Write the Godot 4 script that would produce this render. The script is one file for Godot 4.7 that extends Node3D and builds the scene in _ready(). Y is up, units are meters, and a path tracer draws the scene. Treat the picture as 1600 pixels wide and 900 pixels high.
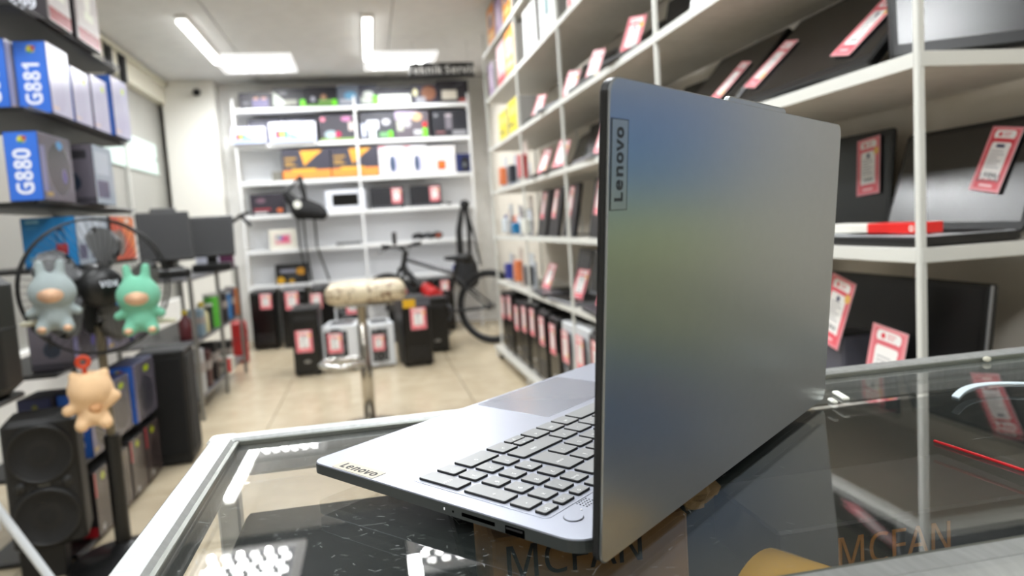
extends Node3D
# A computer shop: an open silver laptop stands on a glass counter, racks of laptops run along the right wall,
# boxed headsets and a pedestal fan stand on the left, shelves of boxes fill the back wall.

var mats = {}
var meshes = {}
var prints = {}
var rng = RandomNumberGenerator.new()

const PANEL_E = 2.3
const TUBE_E = 1.5
const LAMP_COLOR = Color(0.975, 0.99, 1.0)
const SCREEN_E = 1.3
const CEIL = 2.5
const GLASS = 0.828
const RACK_X = 0.9
const LEVELS = [0.575, 0.902, 1.226, 1.535, 1.88, 2.2]
const BAYS = [-1.067, -2.15, -3.265, -4.2, -5.3]

func _ready():
	rng.seed = 7
	camera_and_light()
	room()
	counter()
	main_laptop()
	counter_things()
	right_rack()
	right_rack_things()
	back_shelves()
	back_shelf_things()
	floor_things()
	left_side()
	left_far()
	wall_fittings()

# ------------------------------------------------------------------ camera, light
func camera_and_light():
	var cam = Camera3D.new()
	cam.name = "camera"
	var at = CameraAttributesPhysical.new()
	at.frustum_focal_length = 30.16
	at.frustum_focus_distance = 0.47
	at.frustum_near = 0.02
	at.frustum_far = 60.0
	at.exposure_aperture = 8.0
	cam.attributes = at
	add_child(cam)
	cam.transform = Transform3D(Basis.from_euler(Vector3(-0.0893, -0.1885, -0.063), EULER_ORDER_YXZ), Vector3(0, 1.0, 0))
	cam.current = true
	var we = WorldEnvironment.new()
	we.name = "environment"
	var e = Environment.new()
	e.background_mode = Environment.BG_COLOR
	e.background_color = Color(0, 0, 0)
	e.tonemap_mode = Environment.TONE_MAPPER_LINEAR
	e.tonemap_exposure = 0.76
	e.sdfgi_enabled = true
	e.ssao_enabled = true
	e.ssil_enabled = true
	we.environment = e
	add_child(we)
	# ceiling fittings: dotted square panels and slim tubes in two rows, the ones behind the camera too
	var where = ["far end of shop", "middle of shop", "just beyond the counter", "behind the counter"]
	for side in 2:
		var x = -0.83 if side == 0 else 0.38
		var row = "left ceiling row" if side == 0 else "right ceiling row"
		for k in 4:
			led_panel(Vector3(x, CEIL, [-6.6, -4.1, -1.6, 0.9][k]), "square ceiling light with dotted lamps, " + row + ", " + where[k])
		for k in 3:
			led_tube(Vector3(x - 0.28, CEIL, [-5.82, -3.3, -0.6][k]), "slim white tube light on ceiling, " + row + ", " + where[k])

func area(parent, pos, sx, sy, e):
	var l = AreaLight3D.new()
	l.name = "lamp_light"
	l.area_size = Vector2(sx, sy)
	l.light_energy = e
	l.light_color = LAMP_COLOR
	l.shadow_enabled = true
	l.area_range = 14.0
	parent.add_child(l)
	l.position = pos
	l.rotation.x = -PI / 2

func led_panel(p, label):
	var t = thing("ceiling_light_panel", label, "ceiling light", p, 0.0, "square dotted ceiling lights")
	var fr = lampmat("rail_spill_glow", Color(1, 1, 1), 0.9)  # rails are no lamps: their glow stands in for light from the pads
	part(t, "back_plate", cbox(0.54, 0.006, 0.54, 0.001), lampmat("plate_spill_glow", Color(0.8, 0.86, 1.0), 0.3), Vector3(0, -0.012, 0))  # plate given a faint glow in place of the pad light falling on it
	for s in [-1, 1]:
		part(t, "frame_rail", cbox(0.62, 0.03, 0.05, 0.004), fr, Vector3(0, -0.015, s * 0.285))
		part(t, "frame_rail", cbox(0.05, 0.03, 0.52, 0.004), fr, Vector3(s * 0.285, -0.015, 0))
	var glow = lampmat("led_glow", Color(1, 1, 1), 26.0)
	for i in 6:
		for j in 6:
			part(t, "led_lamp", cbox(0.038, 0.012, 0.036, 0.003), glow, Vector3(-0.215 + i * 0.08 + (0.03 if j % 2 else 0.0), -0.019, -0.21 + j * 0.084))
	# the light of the lamps: one small wide lamp on every fourth pad
	for i in 3:
		for j in 3:
			var l = SpotLight3D.new()
			l.name = "lamp_light"
			l.spot_angle = 84.0
			l.spot_angle_attenuation = 0.6
			l.light_energy = PANEL_E / 9.0
			l.light_color = LAMP_COLOR
			l.light_size = 0.012
			l.spot_range = 14.0
			l.shadow_enabled = true
			t.add_child(l, true)
			l.position = Vector3(-0.215 + i * 0.16 + (0.03 if j % 2 else 0.0), -0.03, -0.21 + j * 0.168)
			l.rotation.x = -PI / 2

func led_tube(p, label):
	var t = thing("ceiling_tube_light", label, "tube light", p, 0.0, "slim tube lights on the ceiling")
	part(t, "housing", cbox(0.075, 0.03, 1.22, 0.004), mat("lamp_frame", Color(0.93, 0.93, 0.92), 0.5), Vector3(0, -0.015, 0))
	part(t, "tube_lamp", cbox(0.062, 0.03, 1.2, 0.012), lampmat("tube_glow", Color(1, 1, 0.985), 9.0), Vector3(0, -0.042, 0))
	area(t, Vector3(0, -0.06, 0), 0.06, 1.18, TUBE_E)

# ------------------------------------------------------------------ helpers: nodes
func numbered(n):
	var k = 0
	var c = n
	while has_node(NodePath(c)):
		k += 1
		c = "%s_%03d" % [n, k]
	return c

func thing(called, label, category, at = Vector3.ZERO, turn = 0.0, group = ""):
	var o = Node3D.new()
	o.name = numbered(called)
	add_child(o)
	o.position = at
	o.rotation.y = turn
	o.set_meta("label", label)
	o.set_meta("category", category)
	if group != "":
		o.set_meta("group", group)
	return o

func part(parent, called, mesh, material, at = Vector3.ZERO, rot = Vector3.ZERO, scl = Vector3.ONE):
	var m = MeshInstance3D.new()
	m.name = called
	m.mesh = mesh
	if material is Array:
		for i in mini(material.size(), mesh.get_surface_count()):
			m.set_surface_override_material(i, material[i])
	else:
		for i in mesh.get_surface_count():
			m.set_surface_override_material(i, material)
	m.position = at
	m.rotation = rot
	m.scale = scl
	parent.add_child(m, true)
	return m

func struct(called):
	var o = Node3D.new()
	o.name = called
	o.set_meta("kind", "structure")
	add_child(o)
	return o

func single(called, mesh, material, label, category, at = Vector3.ZERO, rot = Vector3.ZERO, group = ""):
	var m = part(self, numbered(called), mesh, material, at, rot)
	m.set_meta("label", label)
	m.set_meta("category", category)
	if group != "":
		m.set_meta("group", group)
	return m

# ------------------------------------------------------------------ helpers: materials
func mat(key, c, rough = 0.6, metal = 0.0):
	if not mats.has(key):
		var m = StandardMaterial3D.new()
		m.resource_name = key
		m.albedo_color = c
		m.roughness = rough
		m.metallic = metal
		mats[key] = m
	return mats[key]

func lampmat(key, c, e):
	if not mats.has(key):
		var m = mat(key, Color(0.9, 0.9, 0.9), 0.6)
		m.emission_enabled = true
		m.emission = c
		m.emission_energy_multiplier = e
	return mats[key]

func glassmat(key, c, rough = 0.0):
	if not mats.has(key):
		var m = mat(key, c, rough)
		m.transparency = BaseMaterial3D.TRANSPARENCY_ALPHA
		m.metallic_specular = 0.5
	return mats[key]

func noisy(key, c1, c2, rough, freq, scl, metal = 0.0, stretch = Vector3.ONE, bump = 0.0):
	# a surface whose colour wanders between two tones, laid on in world space
	if not mats.has(key):
		var m = mat(key, Color.WHITE, rough, metal)
		var n = FastNoiseLite.new()
		n.seed = hash(key) % 1000
		n.frequency = freq
		n.fractal_octaves = 4
		var t = NoiseTexture2D.new()
		t.width = 256
		t.height = 256
		t.seamless = true
		t.noise = n
		var g = Gradient.new()
		g.set_color(0, c1)
		g.set_color(1, c2)
		t.color_ramp = g
		m.albedo_texture = t
		m.uv1_triplanar = true
		m.uv1_world_triplanar = true
		m.uv1_scale = Vector3.ONE * scl * stretch
		if bump > 0.0:
			m.heightmap_enabled = true
			m.heightmap_scale = bump
			m.heightmap_texture = t
	return mats[key]

func paint(key, w, h, bg, ops):
	# flat print: [kind, ...] in fractions of the sheet; r rect, e ellipse, p triangle
	if prints.has(key):
		return prints[key]
	var im = Image.create(w, h, false, Image.FORMAT_RGB8)
	im.fill(bg)
	for o in ops:
		if o[0] == "r":
			im.fill_rect(Rect2i(int(o[1] * w), int(o[2] * h), maxi(1, int(o[3] * w)), maxi(1, int(o[4] * h))), o[5])
		elif o[0] == "e":
			for y in range(maxi(0, int((o[2] - o[4]) * h)), mini(h, int((o[2] + o[4]) * h) + 1)):
				for x in range(maxi(0, int((o[1] - o[3]) * w)), mini(w, int((o[1] + o[3]) * w) + 1)):
					var dx = (x / float(w) - o[1]) / o[3]
					var dy = (y / float(h) - o[2]) / o[4]
					if dx * dx + dy * dy <= 1.0:
						im.set_pixel(x, y, o[5])
		elif o[0] == "p":
			var a = Vector2(o[1], o[2])
			var b = Vector2(o[3], o[4])
			var c = Vector2(o[5], o[6])
			for y in h:
				for x in w:
					if Geometry2D.point_is_inside_triangle(Vector2((x + 0.5) / w, (y + 0.5) / h), a, b, c):
						im.set_pixel(x, y, o[7])
	var t = ImageTexture.create_from_image(im)
	prints[key] = t
	return t

func printed(key, w, h, bg, ops, rough = 0.45):
	var k = "print_" + key
	if not mats.has(k):
		var m = mat(k, Color.WHITE, rough)
		m.albedo_texture = paint(key, w, h, bg, ops)
		m.texture_repeat = false
	return mats[k]

# ------------------------------------------------------------------ helpers: meshes
func tri(st, a, b, c, out):
	if (b - a).cross(c - a).dot(out) > 0.0:
		var s = b
		b = c
		c = s
	st.add_vertex(a)
	st.add_vertex(b)
	st.add_vertex(c)

func quad(st, a, b, c, d, out):
	tri(st, a, b, c, out)
	tri(st, a, c, d, out)

func newst(smooth = false):
	var st = SurfaceTool.new()
	st.begin(Mesh.PRIMITIVE_TRIANGLES)
	st.set_smooth_group(0 if smooth else 0xFFFFFFFF)
	return st

func done(st):
	st.generate_normals()
	return st.commit()

func uvtri(st, v, uv, out):
	var i = [0, 1, 2]
	if (v[1] - v[0]).cross(v[2] - v[0]).dot(out) > 0.0:
		i = [0, 2, 1]
	for k in i:
		st.set_uv(uv[k])
		st.add_vertex(v[k])

func add_cbox(st, sx, sy, sz, b, skip = []):
	var h = Vector3(sx, sy, sz) / 2.0
	b = minf(b, minf(h.x, minf(h.y, h.z)) * 0.95)
	var ax = [Vector3.RIGHT, Vector3.UP, Vector3.BACK]
	for a in 3:
		var u = (a + 1) % 3
		var v = (a + 2) % 3
		for s in [-1.0, 1.0]:
			if not [a, s] in skip:
				var c = ax[a] * h[a] * s
				var du = ax[u] * (h[u] - b)
				var dv = ax[v] * (h[v] - b)
				quad(st, c - du - dv, c + du - dv, c + du + dv, c - du + dv, ax[a] * s)
		for s in [-1.0, 1.0]:
			for t in [-1.0, 1.0]:
				var e = ax[a] * (h[a] - b)
				var p1 = ax[u] * h[u] * s + ax[v] * (h[v] - b) * t
				var p2 = ax[u] * (h[u] - b) * s + ax[v] * h[v] * t
				quad(st, p1 - e, p1 + e, p2 + e, p2 - e, ax[u] * s + ax[v] * t)
	for x in [-1.0, 1.0]:
		for y in [-1.0, 1.0]:
			for z in [-1.0, 1.0]:
				tri(st, Vector3(x * h.x, y * (h.y - b), z * (h.z - b)), Vector3(x * (h.x - b), y * h.y, z * (h.z - b)), Vector3(x * (h.x - b), y * (h.y - b), z * h.z), Vector3(x, y, z))

func cbox(sx, sy, sz, b = 0.002):
	var k = "c%.4f,%.4f,%.4f,%.4f" % [sx, sy, sz, b]
	if not meshes.has(k):
		var st = newst()
		add_cbox(st, sx, sy, sz, b)
		meshes[k] = done(st)
	return meshes[k]

func pbox(sx, sy, sz, faces, b = 0.002):
	# a carton whose named faces (pz, px, mx, py) are surfaces of their own, for print
	var k = "p%.4f,%.4f,%.4f,%.4f" % [sx, sy, sz, b] + str(faces)
	if meshes.has(k):
		return meshes[k]
	var h = Vector3(sx, sy, sz) / 2.0
	b = minf(b, minf(h.x, minf(h.y, h.z)) * 0.95)
	var skip = []
	for f in faces:
		skip.append({"pz": [2, 1.0], "px": [0, 1.0], "mx": [0, -1.0], "py": [1, 1.0]}[f])
	var st = newst()
	add_cbox(st, sx, sy, sz, b, skip)
	var m = done(st)
	for f in faces:
		var s = newst()
		var x = h.x - b
		var y = h.y - b
		var z = h.z - b
		var v
		var n
		if f == "pz":
			v = [Vector3(-x, y, h.z), Vector3(x, y, h.z), Vector3(x, -y, h.z), Vector3(-x, -y, h.z)]
			n = Vector3.BACK
		elif f == "px":
			v = [Vector3(h.x, y, z), Vector3(h.x, y, -z), Vector3(h.x, -y, -z), Vector3(h.x, -y, z)]
			n = Vector3.RIGHT
		elif f == "mx":
			v = [Vector3(-h.x, y, -z), Vector3(-h.x, y, z), Vector3(-h.x, -y, z), Vector3(-h.x, -y, -z)]
			n = Vector3.LEFT
		else:
			v = [Vector3(-x, h.y, -z), Vector3(x, h.y, -z), Vector3(x, h.y, z), Vector3(-x, h.y, z)]
			n = Vector3.UP
		var uv = [Vector2(0, 0), Vector2(1, 0), Vector2(1, 1), Vector2(0, 1)]
		uvtri(s, [v[0], v[1], v[2]], [uv[0], uv[1], uv[2]], n)
		uvtri(s, [v[0], v[2], v[3]], [uv[0], uv[2], uv[3]], n)
		s.generate_normals()
		s.commit(m)
	meshes[k] = m
	return m

func outline(w, d, r, seg = 6):
	# rounded rectangle in x,z, centred; r is one radius or four (-x-z, +x-z, +x+z, -x+z)
	var rr = r if r is Array else [r, r, r, r]
	var pts = []
	var cs = [Vector2(-1, -1), Vector2(1, -1), Vector2(1, 1), Vector2(-1, 1)]
	for k in 4:
		var q = rr[k]
		var c = Vector2(cs[k].x * (w / 2 - q), cs[k].y * (d / 2 - q))
		for i in seg + 1:
			var a = PI + k * PI / 2 + i * PI / 2 / seg
			pts.append(c + Vector2(cos(a), sin(a)) * q)
	return pts

func loft(rings, smooth = false, caps = true):
	# rings of equal count, each an Array of Vector3, joined and closed
	var st = newst(smooth)
	var mid = Vector3.ZERO
	for r in rings:
		var c = Vector3.ZERO
		for p in r:
			c += p
		mid += c / r.size()
	mid /= rings.size()
	for i in rings.size() - 1:
		var n = rings[i].size()
		var c = Vector3.ZERO
		for k in n:
			c += rings[i][k] + rings[i + 1][k]
		c /= 2 * n
		for k in n:
			var k2 = (k + 1) % n
			var m = (rings[i][k] + rings[i][k2] + rings[i + 1][k2] + rings[i + 1][k]) / 4.0
			quad(st, rings[i][k], rings[i][k2], rings[i + 1][k2], rings[i + 1][k], m - c)
	if caps:
		st.set_smooth_group(0xFFFFFFFF)
		for e in [0, rings.size() - 1]:
			var r = rings[e]
			var c = Vector3.ZERO
			for p in r:
				c += p
			c /= r.size()
			var o = c - (rings[1] if e == 0 else rings[e - 1])[0]
			var other = Vector3.ZERO
			for p in (rings[1] if e == 0 else rings[e - 1]):
				other += p
			other /= r.size()
			o = c - other
			if o.length() < 1e-7:
				o = c - mid
			for k in r.size():
				tri(st, r[k], r[(k + 1) % r.size()], c, o)
	return done(st)

func ring_of(pts, y, inset = 0.0):
	var c = Vector2.ZERO
	for p in pts:
		c += p
	c /= pts.size()
	var lo = Vector2(1e9, 1e9)
	var hi = -lo
	for p in pts:
		lo = lo.min(p)
		hi = hi.max(p)
	var s = Vector2.ONE - Vector2.ONE * 2.0 * inset / (hi - lo)
	var out = []
	for p in pts:
		var q = c + (p - c) * s
		out.append(Vector3(q.x, y, q.y))
	return out

func rprism(w, d, h, r, b = 0.001, seg = 6):
	# rounded-rectangle slab from y 0 to h
	var k = "r%.4f,%.4f,%.4f,%.4f,%d" % [w, d, h, b, seg] + str(r)
	if not meshes.has(k):
		var o = outline(w, d, r, seg)
		meshes[k] = loft([ring_of(o, 0, b), ring_of(o, b), ring_of(o, h - b), ring_of(o, h, b)])
	return meshes[k]

func lathe(profile, seg = 24, smooth = true):
	# profile of (radius, height), turned round y
	var st = newst(smooth)
	for i in profile.size() - 1:
		var a = profile[i]
		var b = profile[i + 1]
		for k in seg:
			var t0 = TAU * k / seg
			var t1 = TAU * (k + 1) / seg
			var d0 = Vector3(cos(t0), 0, sin(t0))
			var d1 = Vector3(cos(t1), 0, sin(t1))
			var up = Vector3.UP
			var e = b - a
			var n2 = Vector2(e.y, -e.x)
			var n = (d0 + d1) * 0.5 * n2.x + up * n2.y
			var p = [d0 * a.x + up * a.y, d1 * a.x + up * a.y, d1 * b.x + up * b.y, d0 * b.x + up * b.y]
			if a.x < 1e-6:
				tri(st, p[0], p[2], p[3], n)
			elif b.x < 1e-6:
				tri(st, p[0], p[1], p[2], n)
			else:
				quad(st, p[0], p[1], p[2], p[3], n)
	return done(st)

func cyl(r, h, seg = 20, b = 0.0015):
	var k = "y%.4f,%.4f,%d" % [r, h, seg]
	if not meshes.has(k):
		b = minf(b, minf(r, h / 2) * 0.5)
		meshes[k] = lathe([Vector2(0, 0), Vector2(r - b, 0), Vector2(r, b), Vector2(r, h - b), Vector2(r - b, h), Vector2(0, h)], seg, false)
	return meshes[k]

func tube(pts, r, seg = 8, closed = false):
	# a round bar along points; r one radius or one for each point
	var rings = []
	var n = pts.size()
	var side = Vector3.ZERO
	for i in n:
		var d
		if closed:
			d = pts[(i + 1) % n] - pts[(i - 1 + n) % n]
		else:
			d = pts[mini(i + 1, n - 1)] - pts[maxi(i - 1, 0)]
		d = d.normalized()
		if side == Vector3.ZERO:
			side = d.cross(Vector3.UP if absf(d.y) < 0.9 else Vector3.RIGHT).normalized()
		side = (side - d * side.dot(d)).normalized()
		var up = d.cross(side)
		var q = r[i] if r is Array else r
		var ring = []
		for k in seg:
			var a = TAU * k / seg
			ring.append(pts[i] + (side * cos(a) + up * sin(a)) * q)
		rings.append(ring)
	if closed:
		rings.append(rings[0])
	return loft(rings, true, not closed)

func ellipsoid(r, seg = 20):
	var k = "e" + str(r) + str(seg)
	if not meshes.has(k):
		var s = SphereMesh.new()
		s.radius = 1.0
		s.height = 2.0
		s.radial_segments = seg
		s.rings = seg / 2
		var st = SurfaceTool.new()
		st.append_from(s, 0, Transform3D(Basis.from_scale(r), Vector3.ZERO))
		meshes[k] = st.commit()
	return meshes[k]

func text(s, size, depth = 0.0006, bold = false):
	var k = "t" + s + str(size) + str(bold)
	if not meshes.has(k):
		var t = TextMesh.new()
		var f = SystemFont.new()
		f.font_names = PackedStringArray(["Droid Sans"])
		f.font_weight = 700 if bold else 400
		t.font = f
		t.text = s
		t.font_size = 32
		t.pixel_size = size / 32.0
		t.depth = depth
		meshes[k] = t
	return meshes[k]

func nets(balls, cell, k_smooth, jitter = 0.0):
	# a soft body: balls of [a, b, radius_a, radius_b] (tapered capsules) melted together, meshed as surface nets
	var lo = Vector3.ONE * 1e9
	var hi = -lo
	for q in balls:
		var r = Vector3.ONE * (maxf(q[2], q[3]) + cell * 2.5)
		lo = lo.min(q[0] - r).min(q[1] - r)
		hi = hi.max(q[0] + r).max(q[1] + r)
	var n = Vector3i(((hi - lo) / cell).ceil()) + Vector3i.ONE
	var noise = FastNoiseLite.new()
	noise.seed = 3
	noise.frequency = 0.35 / cell * 0.1
	var f = PackedFloat32Array()
	f.resize(n.x * n.y * n.z)
	for z in n.z:
		for y in n.y:
			for x in n.x:
				var p = lo + Vector3(x, y, z) * cell
				var d = 1e9
				for q in balls:
					var ab = q[1] - q[0]
					var t = clampf((p - q[0]).dot(ab) / maxf(ab.length_squared(), 1e-9), 0.0, 1.0)
					var e = p.distance_to(q[0] + ab * t) - lerpf(q[2], q[3], t)
					var hh = clampf(0.5 + 0.5 * (d - e) / k_smooth, 0.0, 1.0)
					d = lerpf(d, e, hh) - k_smooth * hh * (1.0 - hh) if d < 1e8 else e
				if jitter > 0.0:
					d += noise.get_noise_3dv(p) * jitter
				f[(z * n.y + y) * n.x + x] = d
	var st = newst(true)
	var verts = {}
	for z in n.z - 1:
		for y in n.y - 1:
			for x in n.x - 1:
				var s = Vector3.ZERO
				var c = 0
				var v = []
				for i in 8:
					v.append(f[((z + (i >> 2)) * n.y + y + ((i >> 1) & 1)) * n.x + x + (i & 1)])
				for e in [[0, 1], [2, 3], [4, 5], [6, 7], [0, 2], [1, 3], [4, 6], [5, 7], [0, 4], [1, 5], [2, 6], [3, 7]]:
					var a = v[e[0]]
					var b = v[e[1]]
					if (a < 0) != (b < 0):
						var t = a / (a - b)
						var pa = Vector3(e[0] & 1, (e[0] >> 1) & 1, e[0] >> 2)
						var pb = Vector3(e[1] & 1, (e[1] >> 1) & 1, e[1] >> 2)
						s += pa.lerp(pb, t)
						c += 1
				if c > 0:
					verts[(z * n.y + y) * n.x + x] = lo + (Vector3(x, y, z) + s / c) * cell
	var st_idx = [1, n.x, n.x * n.y]
	for z in range(1, n.z - 1):
		for y in range(1, n.y - 1):
			for x in range(1, n.x - 1):
				var i = (z * n.y + y) * n.x + x
				for a in 3:
					var b0 = f[i] < 0
					if b0 == (f[i + st_idx[a]] < 0):
						continue
					var u = st_idx[(a + 1) % 3]
					var w = st_idx[(a + 2) % 3]
					var dir = Vector3.ZERO
					dir[a] = 1.0 if b0 else -1.0
					if verts.has(i) and verts.has(i - u) and verts.has(i - u - w) and verts.has(i - w):
						quad(st, verts[i], verts[i - u], verts[i - u - w], verts[i - w], dir)
	st.index()
	st.generate_normals()
	return st.commit()

# ------------------------------------------------------------------ the room
func room():
	var tile = noisy("floor_tile", Color(0.74, 0.68, 0.575), Color(0.80, 0.745, 0.64), 0.22, 0.02, 0.7)
	var tile2 = noisy("floor_tile_b", Color(0.72, 0.66, 0.555), Color(0.79, 0.735, 0.63), 0.24, 0.03, 0.9)
	var fl = struct("floor")
	part(fl, "screed", cbox(3.5, 0.1, 11.0, 0.001), mat("grout", Color(0.5, 0.46, 0.4), 0.9), Vector3(-0.27, -0.062, -2.4))
	var t = cbox(0.556, 0.012, 0.556, 0.001)
	for i in 6:
		for j in 18:
			part(fl, "floor_tile", t, tile if (i * 7 + j * 3) % 5 < 3 else tile2, Vector3(-1.73 + 0.56 * i + 0.28, -0.006, -7.25 + 0.56 * j))
	var ce = struct("ceiling")
	var cm = noisy("ceiling_paint", Color(0.83, 0.83, 0.83), Color(0.86, 0.86, 0.86), 0.85, 0.03, 0.8)
	part(ce, "slab", cbox(3.5, 0.1, 11.0, 0.001), mat("ceiling_joint", Color(0.62, 0.61, 0.6), 0.9), Vector3(-0.27, CEIL + 0.066, -2.4))
	# white boards over the far end of the shop, charcoal ones over its front
	var dark = noisy("ceiling_charcoal", Color(0.17, 0.17, 0.175), Color(0.21, 0.21, 0.215), 0.85, 0.03, 0.8)
	for i in 3:
		part(ce, "ceiling_panel", cbox(1.193, 0.016, 0.54, 0.002), cm, Vector3(-1.53 + 1.2 * i, CEIL + 0.008, -7.322))
		for j in 8:
			part(ce, "ceiling_panel", cbox(1.193, 0.016, 1.193, 0.002), cm if j < 2 else dark, Vector3(-1.53 + 1.2 * i, CEIL + 0.008, -6.45 + 1.2 * j))
	var wm = noisy("wall_paint", Color(0.89, 0.885, 0.87), Color(0.92, 0.915, 0.90), 0.7, 0.03, 0.9)
	var beige = noisy("wall_paint_beige", Color(0.83, 0.80, 0.745), Color(0.86, 0.83, 0.78), 0.75, 0.03, 0.9)
	var w = struct("wall_back")
	part(w, "plaster", cbox(3.4, 2.6, 0.1, 0.001), wm, Vector3(-0.27, 1.25, -7.55))
	part(w, "pillar", cbox(0.46, CEIL, 0.22, 0.004), mat("pillar_paint", Color(0.9, 0.89, 0.86), 0.6), Vector3(-1.55, CEIL / 2, -7.39))
	w = struct("wall_right")
	part(w, "plaster", cbox(0.1, 2.6, 10.8, 0.001), beige, Vector3(1.33, 1.25, -2.3))
	w = struct("wall_front")
	part(w, "plaster", cbox(3.4, 2.6, 0.1, 0.001), wm, Vector3(-0.27, 1.25, 2.95))
	w = struct("wall_left")
	part(w, "beam", cbox(0.14, 0.22, 10.6, 0.006), mat("beam_paint", Color(0.88, 0.865, 0.80), 0.5), Vector3(-1.82, 2.4, -2.3))
	part(w, "beam_lip", cbox(0.05, 0.035, 10.6, 0.004), mat("beam_paint2", Color(0.80, 0.79, 0.72), 0.5), Vector3(-1.74, 2.47, -2.3))
	part(w, "plinth", cbox(0.12, 0.5, 10.6, 0.004), wm, Vector3(-1.84, 0.25, -2.3))
	# the glazed part: frosted panes between slim mullions, a bare hall behind
	for k in 8:
		part(w, "pane", cbox(0.012, 1.79, 1.28, 0.001), mat("frosted_pane", Color(0.60, 0.595, 0.57), 0.3), Vector3(-1.83, 1.395, -6.85 + 1.33 * k))
		part(w, "mullion", cbox(0.05, 1.79, 0.045, 0.003), mat("mullion", Color(0.76, 0.76, 0.74), 0.4, 0.2), Vector3(-1.82, 1.395, -7.49 + 1.33 * k))
	part(w, "outer_skin", cbox(0.06, 2.6, 10.8, 0.001), mat("dark_hall", Color(0.35, 0.35, 0.34), 0.9), Vector3(-1.95, 1.25, -2.3))

# ------------------------------------------------------------------ the counter
func counter():
	var t = thing("display_counter", "glass-topped display counter with aluminium edging carrying the silver laptop", "counter", Vector3(0.53, 0, -0.46))
	var al = noisy("aluminium", Color(0.60, 0.61, 0.60), Color(0.68, 0.69, 0.685), 0.42, 0.02, 3.0, 0.55, Vector3(1, 1, 8))
	var al_x = noisy("aluminium_x", Color(0.60, 0.61, 0.60), Color(0.68, 0.69, 0.685), 0.42, 0.02, 3.0, 0.55, Vector3(8, 1, 1))
	var al_in = mat("aluminium_dark", Color(0.42, 0.43, 0.40), 0.35, 0.6)
	# local x: -0.676 (left end) to 0.66; z: -0.19 (far) to 0.19 (near)
	var L = -0.677
	var R = 0.66
	var top = GLASS + 0.006
	part(t, "far_rail", cbox(R - L, 0.034, 0.02, 0.003), al_x, Vector3((L + R) / 2, top - 0.017, -0.182))
	part(t, "near_rail", rail(R - L), al_x, Vector3((L + R) / 2, top - 0.034, 0.186))
	part(t, "left_rail", cbox(0.022, 0.034, 0.35, 0.003), al, Vector3(L + 0.011, top - 0.017, 0))
	part(t, "right_rail", cbox(0.022, 0.034, 0.35, 0.003), al, Vector3(R - 0.011, top - 0.017, 0))
	part(t, "corner_cap", rprism(0.024, 0.024, 0.0345, 0.006, 0.002), mat("corner_cap", Color(0.72, 0.73, 0.72), 0.4, 0.5), Vector3(L + 0.011, top - 0.0343, -0.181))
	for s in [-1, 1]:
		part(t, "gasket", cbox(R - L - 0.044, 0.004, 0.004, 0.0005), al_in, Vector3((L + R) / 2, GLASS + 0.002, s * 0.171))
	part(t, "gasket", cbox(0.004, 0.004, 0.346, 0.0005), al_in, Vector3(L + 0.024, GLASS + 0.002, 0))
	var g = glassmat("counter_glass", Color(0.80, 0.88, 0.85, 0.008), 0.0)
	part(t, "glass_top", cbox(R - L - 0.044, 0.006, 0.346, 0.0005), g, Vector3((L + R) / 2, GLASS - 0.003, 0))
	for s in [-1, 1]:
		part(t, "glass_side", cbox(R - L - 0.05, 0.42, 0.005, 0.0005), g, Vector3((L + R) / 2, GLASS - 0.246, s * 0.181))
	part(t, "inner_shelf", cbox(R - L - 0.03, 0.012, 0.345, 0.001), noisy("black_felt", Color(0.012, 0.013, 0.015), Color(0.025, 0.026, 0.028), 0.95, 0.06, 6.0), Vector3((L + R) / 2, 0.718, 0))
	part(t, "far_panel", cbox(1.16, 0.43, 0.004, 0.0005), mat("case_lining", Color(0.03, 0.032, 0.034), 0.6), Vector3(0.07, GLASS - 0.246, -0.174))
	part(t, "shelf_liner", cbox(0.166, 0.05, 0.32, 0.004), mat("felt_pad", Color(0.014, 0.015, 0.017), 0.9), Vector3(-0.566, 0.749, 0))
	var body = mat("counter_body", Color(0.035, 0.035, 0.04), 0.5)
	part(t, "cabinet", cbox(R - L - 0.02, 0.37, 0.36, 0.004), body, Vector3((L + R) / 2, 0.195, 0))
	for sx in [L + 0.011, R - 0.011]:
		for sz in [-0.182, 0.182]:
			part(t, "corner_post", cbox(0.018, 0.43, 0.018, 0.002), al, Vector3(sx, 0.594, sz))
	# fine scratches and dried wipe marks on the worn glass
	var st = newst()
	var r2 = RandomNumberGenerator.new()
	r2.seed = 11
	for k in 850:
		var z = r2.randf_range(-0.165, 0.165)
		var x = L + 0.03 + absf(r2.randfn(0.0, 0.16))
		if k % 5 == 0:
			x = r2.randf_range(L + 0.03, R - 0.05)
		var a = r2.randf_range(-0.5, 1.2) if k % 3 else r2.randf_range(0, PI)
		var len = r2.randf_range(0.0004, 0.0026) if k % 24 else r2.randf_range(0.004, 0.010)
		var w = r2.randf_range(0.00003, 0.00007)
		var d = Vector3(cos(a), 0, sin(a))
		var n = Vector3(-d.z, 0, d.x) * w
		var c = Vector3(x, GLASS + 0.00015, z)
		var bend = n.normalized() * len * r2.randf_range(-0.12, 0.12)
		quad(st, c - d * len - n, c - d * len + n, c + bend + n, c + bend - n, Vector3.UP)
		quad(st, c + bend - n, c + bend + n, c + d * len + n, c + d * len - n, Vector3.UP)
	var sc = part(t, "scratches", done(st), mat("scratch", Color(0.75, 0.77, 0.76), 0.4))
	sc.set_meta("kind", "stuff")

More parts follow.
